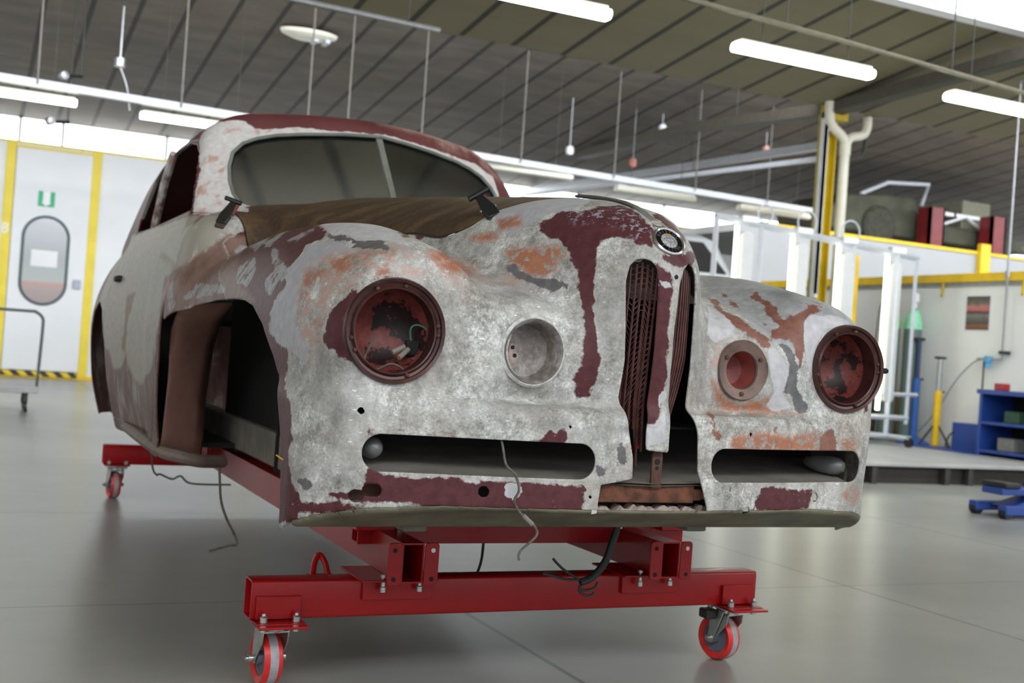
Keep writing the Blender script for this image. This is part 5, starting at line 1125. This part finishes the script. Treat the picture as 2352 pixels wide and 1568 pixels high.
# cracks along the fold below the lamps
for pts in ([(-.80,.872),(-.775,.873),(-.76,.871)],[(-.44,.826),(-.40,.822),(-.375,.815),(-.36,.818),(-.335,.812),(-.31,.816)]):
    P=[]
    for x,z in pts:
        yy=np.linspace(-.2,.4,600);s_=sdf(np.full(600,x),yy,np.full(600,z));P.append((x,yy[np.argmax(s_<0)]-.0008,z))
    MB().tube(P,[.0012]+[.0028]*(len(P)-2)+[.001],5).build('panel_crack',M_dark,car)
# inner body panel behind the missing wing piece
A=[(1.95,1.085),(2.16,1.024),(2.30,.919),(2.35,.792),(2.39,.684),(2.38,.52),(2.40,.45)]
Bq=[(2.00,1.06),(2.16,.97),(2.18,.86),(2.18,.76),(2.2,.66),(2.22,.56),(2.26,.47)]
vs=[];fs=[];N=8
for i in range(len(A)):
    for j in range(N+1):
        t=j/N;x=-.66-.185*t-.05*math.sin(t*PI);y=A[i][0]*(1-t)+Bq[i][0]*t-.05*math.sin(t*PI);z=A[i][1]*(1-t)+Bq[i][1]*t
        vs.append((x,y,z))
for i in range(len(A)-1):
    for j in range(N): a=i*(N+1)+j;fs.append((a,a+1,a+N+2,a+N+1))
ip=MB().add(vs,fs).build('inner_panel',M_inner,car,True);sm=ip.modifiers.new('sheet','SOLIDIFY');sm.thickness=.006
MB().tube([(-.655,y,z) for y,z in A],.006,6).build('inner_panel_edge',M_dark,car,True)
# sill: rounded lower edge behind the wheel opening and below the door
P=spline([(-.60,2.20,.445),(-.70,2.12,.452),(-.79,2.10,.47),(-.835,2.2,.475),(-.845,2.6,.475),(-.835,3.4,.475)],5)
MB().tube(P,.026,10).build('sill_edge',plain('dusty_pink_sill',srgb(122,106,98),.6,var=.2,scale=12),car,True)
MB().box(-.775,-.660,.02,.06,.600,.660).build('torn_hole_backing',M_rustdark,car)
MB().lathe([(.0835,.004),(.088,.002),(.0885,.006),(.083,.0125),(.079,.010)],yax(-.324,-.02,.978),48,closed=True).build('fog_lamp_rim',plain('scraped_white_rim',srgb(214,214,212),.5,var=.25,scale=60,bump=.5),car,True)
MB().tube([(-.871,.262,.676),(-.868,.225,.672),(-.862,.19,.668)],.0022,6).build('yellow_mark',M_yellow,car)
MB().lathe([(0,-.012),(.010,-.008),(.010,.008),(0,.012)],frame((.075,.12,.742),(0,-1,.3)),12).build('red_cap',M_redcap,car,True)
# ---- hanging wires
MB().tube(spline([(-.411,-.04,.80),(-.411,-.075,.745),(-.408,-.095,.705),(-.385,-.102,.682),(-.374,-.104,.646),(-.384,-.104,.62),(-.362,-.10,.589),(-.327,-.1,.563),(-.317,-.1,.537),(-.357,-.1,.50),(-.359,-.1,.478)],8),.0032,8).build('hanging_wire',M_wire,car,True)
MB().tube([(-.357,-.1,.586),(-.33,-.1,.564)],.0058,8).build('wire_joiner',M_greydirt,car,True)
b=MB().tube(spline([(.145,.3,.56),(.144,.3,.492),(.134,.3,.454),(.113,.3,.392),(.074,.3,.349),(.036,.3,.335)],8),.011,10);b.build('hanging_cable',M_wiredark,car,True)
for pts in ([(.05,.3,.34),(.034,.3,.322),(.05,.3,.312),(.083,.3,.318),(.093,.3,.336)],[(.045,.3,.335),(.034,.3,.313),(.055,.3,.298),(.075,.3,.297),(.084,.3,.306)],[(.05,.3,.342),(-.01,.3,.344),(-.05,.3,.355),(-.087,.3,.362)],[(.03,.3,.345),(-.02,.3,.372),(-.056,.3,.403)]):
    MB().tube(spline(pts,6),.0038,6).build('cable_core',M_wiredark,car,True)
MB().tube(spline([(-.755,1.5,.50),(-.750,1.5,.45),(-.741,1.5,.384),(-.718,1.5,.323),(-.674,1.5,.239),(-.70,1.5,.228),(-.77,1.5,.209)],6),.0045,6).build('hanging_wire',M_wire,car,True)
MB().tube(spline([(-.69,3.5,.42),(-.68,3.5,.27),(-.656,3.5,.226),(-.64,3.5,.23),(-.579,3.5,.206),(-.537,3.5,.222),(-.48,3.5,.185),(-.28,3.5,.182)],6),.005,6).build('hanging_wire',M_wire,car,True)
MB().tube(spline([(-.0,.9,.49),(-.001,.9,.335),(-.005,.9,.278),(-.018,.9,.235)],6),.005,6).build('hanging_wire',M_wiredark,car,True)
# ---- the two spring clamps that hold the bonnet
def clamp(label,p0,p1,up,side):
    p0,p1=Vector(p0),Vector(p1);t=thing('spring_clamp',label,'clamp',tuple(p0),'spring clamps on the bonnet edge')
    ax=(p1-p0);L=ax.length;ax.normalize();up=Vector(up);up=(up-ax*up.dot(ax)).normalized();sd=ax.cross(up)
    M4=Matrix.Identity(4)
    for k in range(3): M4[k][0]=ax[k];M4[k][1]=sd[k];M4[k][2]=up[k];M4[k][3]=p0[k]
    b=MB();b.prism([(0,-.020),(.35*L,-.022),(.8*L,-.013),(L,-.010),(L,.010),(.8*L,.013),(.35*L,.022),(0,.020)],.006,.020,M4);b.build('upper_jaw',M_black,t,bevel=.003)
    b=MB();b.prism([(-.018,-.018),(.02,-.019),(.02,.019),(-.018,.018)],-.002,.014,M4);b.build('jaw_pad',plain('brown_pad',srgb(70,58,54),.6),t,bevel=.003)
    b=MB();b.prism([(.45*L,.012),(L*1.02,.010),(L*1.02,.022),(.5*L,.024)],.0,.010,M4);b.build('lower_handle',plain('faded_red_handle',srgb(128,70,66),.5),t,bevel=.002)
    h=M4@Vector((L*1.0,0,.012))
    b=MB();b.tube([h-sd*.030*side,h+sd*.034*side+up*.012],.0085,10);b.build('tee_handle',M_black,t,True)
    b=MB();b.tube([M4@Vector((.38*L,-.026,.012)),M4@Vector((.38*L,.026,.012))],.004,8);b.build('pivot_pin',M_galv,t,True)
clamp('black spring clamp with faded red handle gripping the bonnet front edge near the nose',(-.250,.435,1.345),(-.278,.50,1.408),(-.3,-.9,.45),1)
clamp('black spring clamp at the foot of the left windscreen pillar',(-.752,1.80,1.365),(-.700,1.84,1.455),(-.5,-.8,.4),-1)
# ---------------------------------------------------------------- red dolly under the car
M_redpaint=plain('glossy_red_paint',srgb(158,12,18),.32,var=.10,scale=5,spec=.35,coat=.12)
M_redgloss=plain('red_polyurethane',srgb(206,44,40),.35,var=.15,scale=20)
M_zinc=plain('zinc_plate',srgb(190,194,190),.28,.85,var=.12,scale=30)
M_hub=plain('grey_nylon_hub',srgb(96,102,114),.4,var=.1)
M_tread=plain('grey_tread',srgb(158,156,160),.55,var=.15,scale=30)
dl=thing('body_dolly','bright red steel dolly frame on four red casters carrying the car body','dolly',(0,2.4,0))
dl.location=(0,0,0)
def hollow(x0,x1,y0,y1,z0,z1,ax,th=.005):
    b=MB()
    if ax=='x':
        b.box(x0,x1,y0,y0+th,z0,z1);b.box(x0,x1,y1-th,y1,z0,z1);b.box(x0,x1,y0+th,y1-th,z0,z0+th);b.box(x0,x1,y0+th,y1-th,z1-th,z1)
    else:
        b.box(x0,x0+th,y0,y1,z0,z1);b.box(x1-th,x1,y0,y1,z0,z1);b.box(x0+th,x1-th,y0,y1,z0,z0+th);b.box(x0+th,x1-th,y0,y1,z1-th,z1)
    return b
def beam(y0,name):
    b=MB();M=frame((-.84,y0+.04,.25),(1,0,0),(0,0,1))
    o_=roundrect(.108,.08,.008,3);i_=roundrect(.098,.07,.006,3);k=len(o_)
    vs=[M@Vector((a,c,h)) for h in (0,1.68) for a,c in o_]+[M@Vector((a,c,h)) for h in (0,1.68) for a,c in i_]
    fs=[]
    for i in range(k):
        j=(i+1)%k;fs+=[(i,j,k+j,k+i),(2*k+j,2*k+i,3*k+i,3*k+j),(j,i,2*k+i,2*k+j),(k+i,k+j,3*k+j,3*k+i)]
    b.add(vs,fs);return b.build(name,M_redpaint,dl,True,angle=50)
beam(.548,'front_beam');beam(4.18,'rear_beam')
for s in (-1,1):
    cx=s*.423
    hollow(cx-.033,cx+.033,.435,4.3,.312,.424,'y').build('side_beam',M_redpaint,dl)
    for e_ in (-1,1):
        b=MB();M=Matrix(((1,0,0,cx),(0,0,1,.428),(0,1,0,.367),(0,0,0,1)))
        pl_=roundrect(.042,.118,.010,4,cx=e_*.054)
        pf_=b.prism(pl_,0,.007,M).build('end_flange',M_redpaint,dl,bevel=.0015)
        for z in (.405,.325): MB().lathe([(0,0),(.0065,0),(.0065,.001),(0,.001)],yax(cx+e_*.056,.4275,z),12).build('bolt_hole',M_dark if z<.4 else M_white if (e_>0) else M_dark,pf_)
    # bracket between side beam and cross beams
    for y0 in (.50,4.15):
        MB().box(cx-.125,cx+.105,y0-.01,y0+.20,.304,.311).build('clamp_plate',M_redpaint,dl,bevel=.002)
    bp=MB();bp.box(cx-.105,cx+.105,.535,.548,.245,.300);bp.build('weld_plate',M_redpaint,dl,bevel=.002)
    for dx in (-.055,.055):
        b=MB();b.lathe([(0,-.022),(.009,-.022),(.009,-.008),(.006,-.006),(.006,.02),(.010,.02),(.010,.028),(0,.03)],Matrix.Translation((cx+dx,.513,.295)),12);b.build('bolt',M_zinc,dl,True)
    # upper cross supports
b=hollow(-.50,.64,.70,.76,.375,.455,'x');b.build('upper_cross_beam',M_redpaint,dl)
MB().box(-.52,-.40,.66,.80,.42,.447).build('support_pad',M_redpaint,dl,bevel=.003);MB().box(.53,.66,.66,.80,.42,.447).build('support_pad',M_redpaint,dl,bevel=.003)
b=hollow(-.50,.50,3.0,3.06,.375,.465,'x');b.build('upper_cross_beam',M_redpaint,dl)
for s in (-1,1):
    for y in (.70,3.0):
        b=MB();b.lathe([(0,0),(.010,0),(.010,.012),(0,.014)],Matrix.Translation((s*.38,y-.02,.425)),8);b.build('bolt',M_zinc,dl,True)
for s,x in ((-1,-.598),(1,.60)):
    MB().tube(spline([(x-.025,.72,.28),(x-.015,.74,.315),(x,.75,.335),(x+.015,.74,.315),(x+.022,.72,.28)],5),.009,10).build('tow_loop',M_redpaint,dl,True)
    MB().box(x-.04,x+.04,.62,.74,.262,.282).build('loop_plate',M_redpaint,dl)
def caster(x,y,yaw,front,brake):
    pl_=MB()
    f=-1 if front else 1
    yb=.548 if front else 4.26
    c=bpy.data.objects.new('caster',None);COL.objects.link(c);c.parent=dl;c.location=(x,y,0)
    # angle bracket welded to the beam
    b=MB();b.box(x-.062,x+.062,yb+f*.006-.006 if front else yb,yb if front else yb+.006,.20,.262)
    b.box(x-.068,x+.068,min(yb+f*.055,yb),max(yb+f*.055,yb),.190,.197);b.box(x-.068,x+.068,yb-.085 if front else yb-.09,yb+.09 if front else yb+.085,.188,.195)
    b.build('mount_angle',M_redpaint,c,bevel=.0015)
    MB().box(x-.055,x+.055,y-.055,y+.055,.180,.187).build('top_plate',M_zinc,c,bevel=.002)
    for dx in (-.045,.045):
        for dy in (-.04,.04):
            b=MB();b.lathe([(0,-.014),(.009,-.014),(.009,-.006),(.006,-.005),(.006,.012),(.0105,.012),(.0105,.026),(.006,.030),(.005,.036),(0,.037)],Matrix.Translation((x+dx,y+dy if abs(dy)<.03 else (yb+f*.035 if dy*f>0 else y+dy),.186)),10);b.build('bolt',M_zinc,c,True)
    Mz=Matrix.Translation((x,y,0))@Matrix.Rotation(yaw,4,'Z')
    MB().lathe([(0,.160),(.036,.160),(.042,.166),(.042,.174),(.036,.180),(0,.180)],Mz,28).build('swivel_race',M_zinc,c,True)
    Tr=.034  # trail toward +y of the caster
    fk=MB()
    for s in (-1,1):
        P=[(-.036,.166),(.036,.166),(.048,.12),(Tr+.016,.070),(Tr+.006,.060),(Tr-.010,.062),(Tr-.014,.075),(-.030,.13)]
        fk.prism([(a,b_) for a,b_ in P],s*.036-.002,s*.036+.002,Mz@Matrix(((0,0,1,0),(1,0,0,0),(0,1,0,0),(0,0,0,1))))
    fk.add([Mz@Vector(p) for p in [(-.038,-.036,.158),(.038,-.036,.158),(.038,.036,.158),(-.038,.036,.158),(-.038,-.036,.164),(.038,-.036,.164),(.038,.036,.164),(-.038,.036,.164)]],[(0,3,2,1),(4,5,6,7),(0,1,5,4),(1,2,6,5),(2,3,7,6),(3,0,4,7)])
    fk.build('fork',M_zinc,c,bevel=.0015)
    Mw=Mz@frame((0,Tr,.075),(1,0,0),(0,0,1))@Matrix.Scale(1.32,4,(0,0,1))
    MB().lathe([(.052,-.0165),(.068,-.021),(.074,-.015),(.075,-.008),(.075,-.0075)],Mw,48,cap0=False,cap1=False).build('tyre_side',M_redgloss,c,True)
    w1=MB().lathe([(.050,-.016),(.066,-.0205),(.072,-.017),(.0748,-.0095),(.0748,.0095),(.072,.017),(.066,.0205),(.050,.016)],Mw,48,closed=True).build('wheel_tyre',M_redgloss,c,True)
    MB().lathe([(.0745,-.0095),(.0756,-.008),(.0756,.008),(.0745,.0095)],Mw,48,closed=True).build('wheel_tread',M_tread,c,True)
    MB().lathe([(.010,-.024),(.018,-.022),(.020,-.012),(.046,-.010),(.052,-.015),(.052,.015),(.046,.010),(.020,.012),(.018,.022),(.010,.024)],Mw,40,closed=True).build('wheel_hub',M_hub,c,True)
    MB().lathe([(0,-.046),(.007,-.046),(.007,-.040),(.011,-.040),(.011,-.031),(.006,-.031),(.006,.031),(.011,.031),(.011,.040),(0,.042)],Mw,12).build('axle_bolt',M_zinc,c,True)
    if brake:
        b=MB();b.add([Mz@Vector(p) for p in [(-.047,Tr-.01,.06),(-.047,Tr+.012,.06),(-.047,.0,.172),(-.047,-.022,.172),(-.041,Tr-.01,.06),(-.041,Tr+.012,.06),(-.041,.0,.172),(-.041,-.022,.172)]],[(0,1,2,3),(4,7,6,5),(0,4,5,1),(1,5,6,2),(2,6,7,3),(3,7,4,0)])
        b.build('brake_lever',M_zinc,c,bevel=.002)
        MB().box(x-.085,x-.04,y-.0,y+.05,.140,.172).build('brake_pedal',M_darksteel,c,bevel=.006)
caster(-.765,.585,rad(4),True,False)
caster(.765,.585,rad(12),True,True)
caster(-.765,4.225,rad(6),False,False)
caster(.765,4.225,rad(-8),False,False)
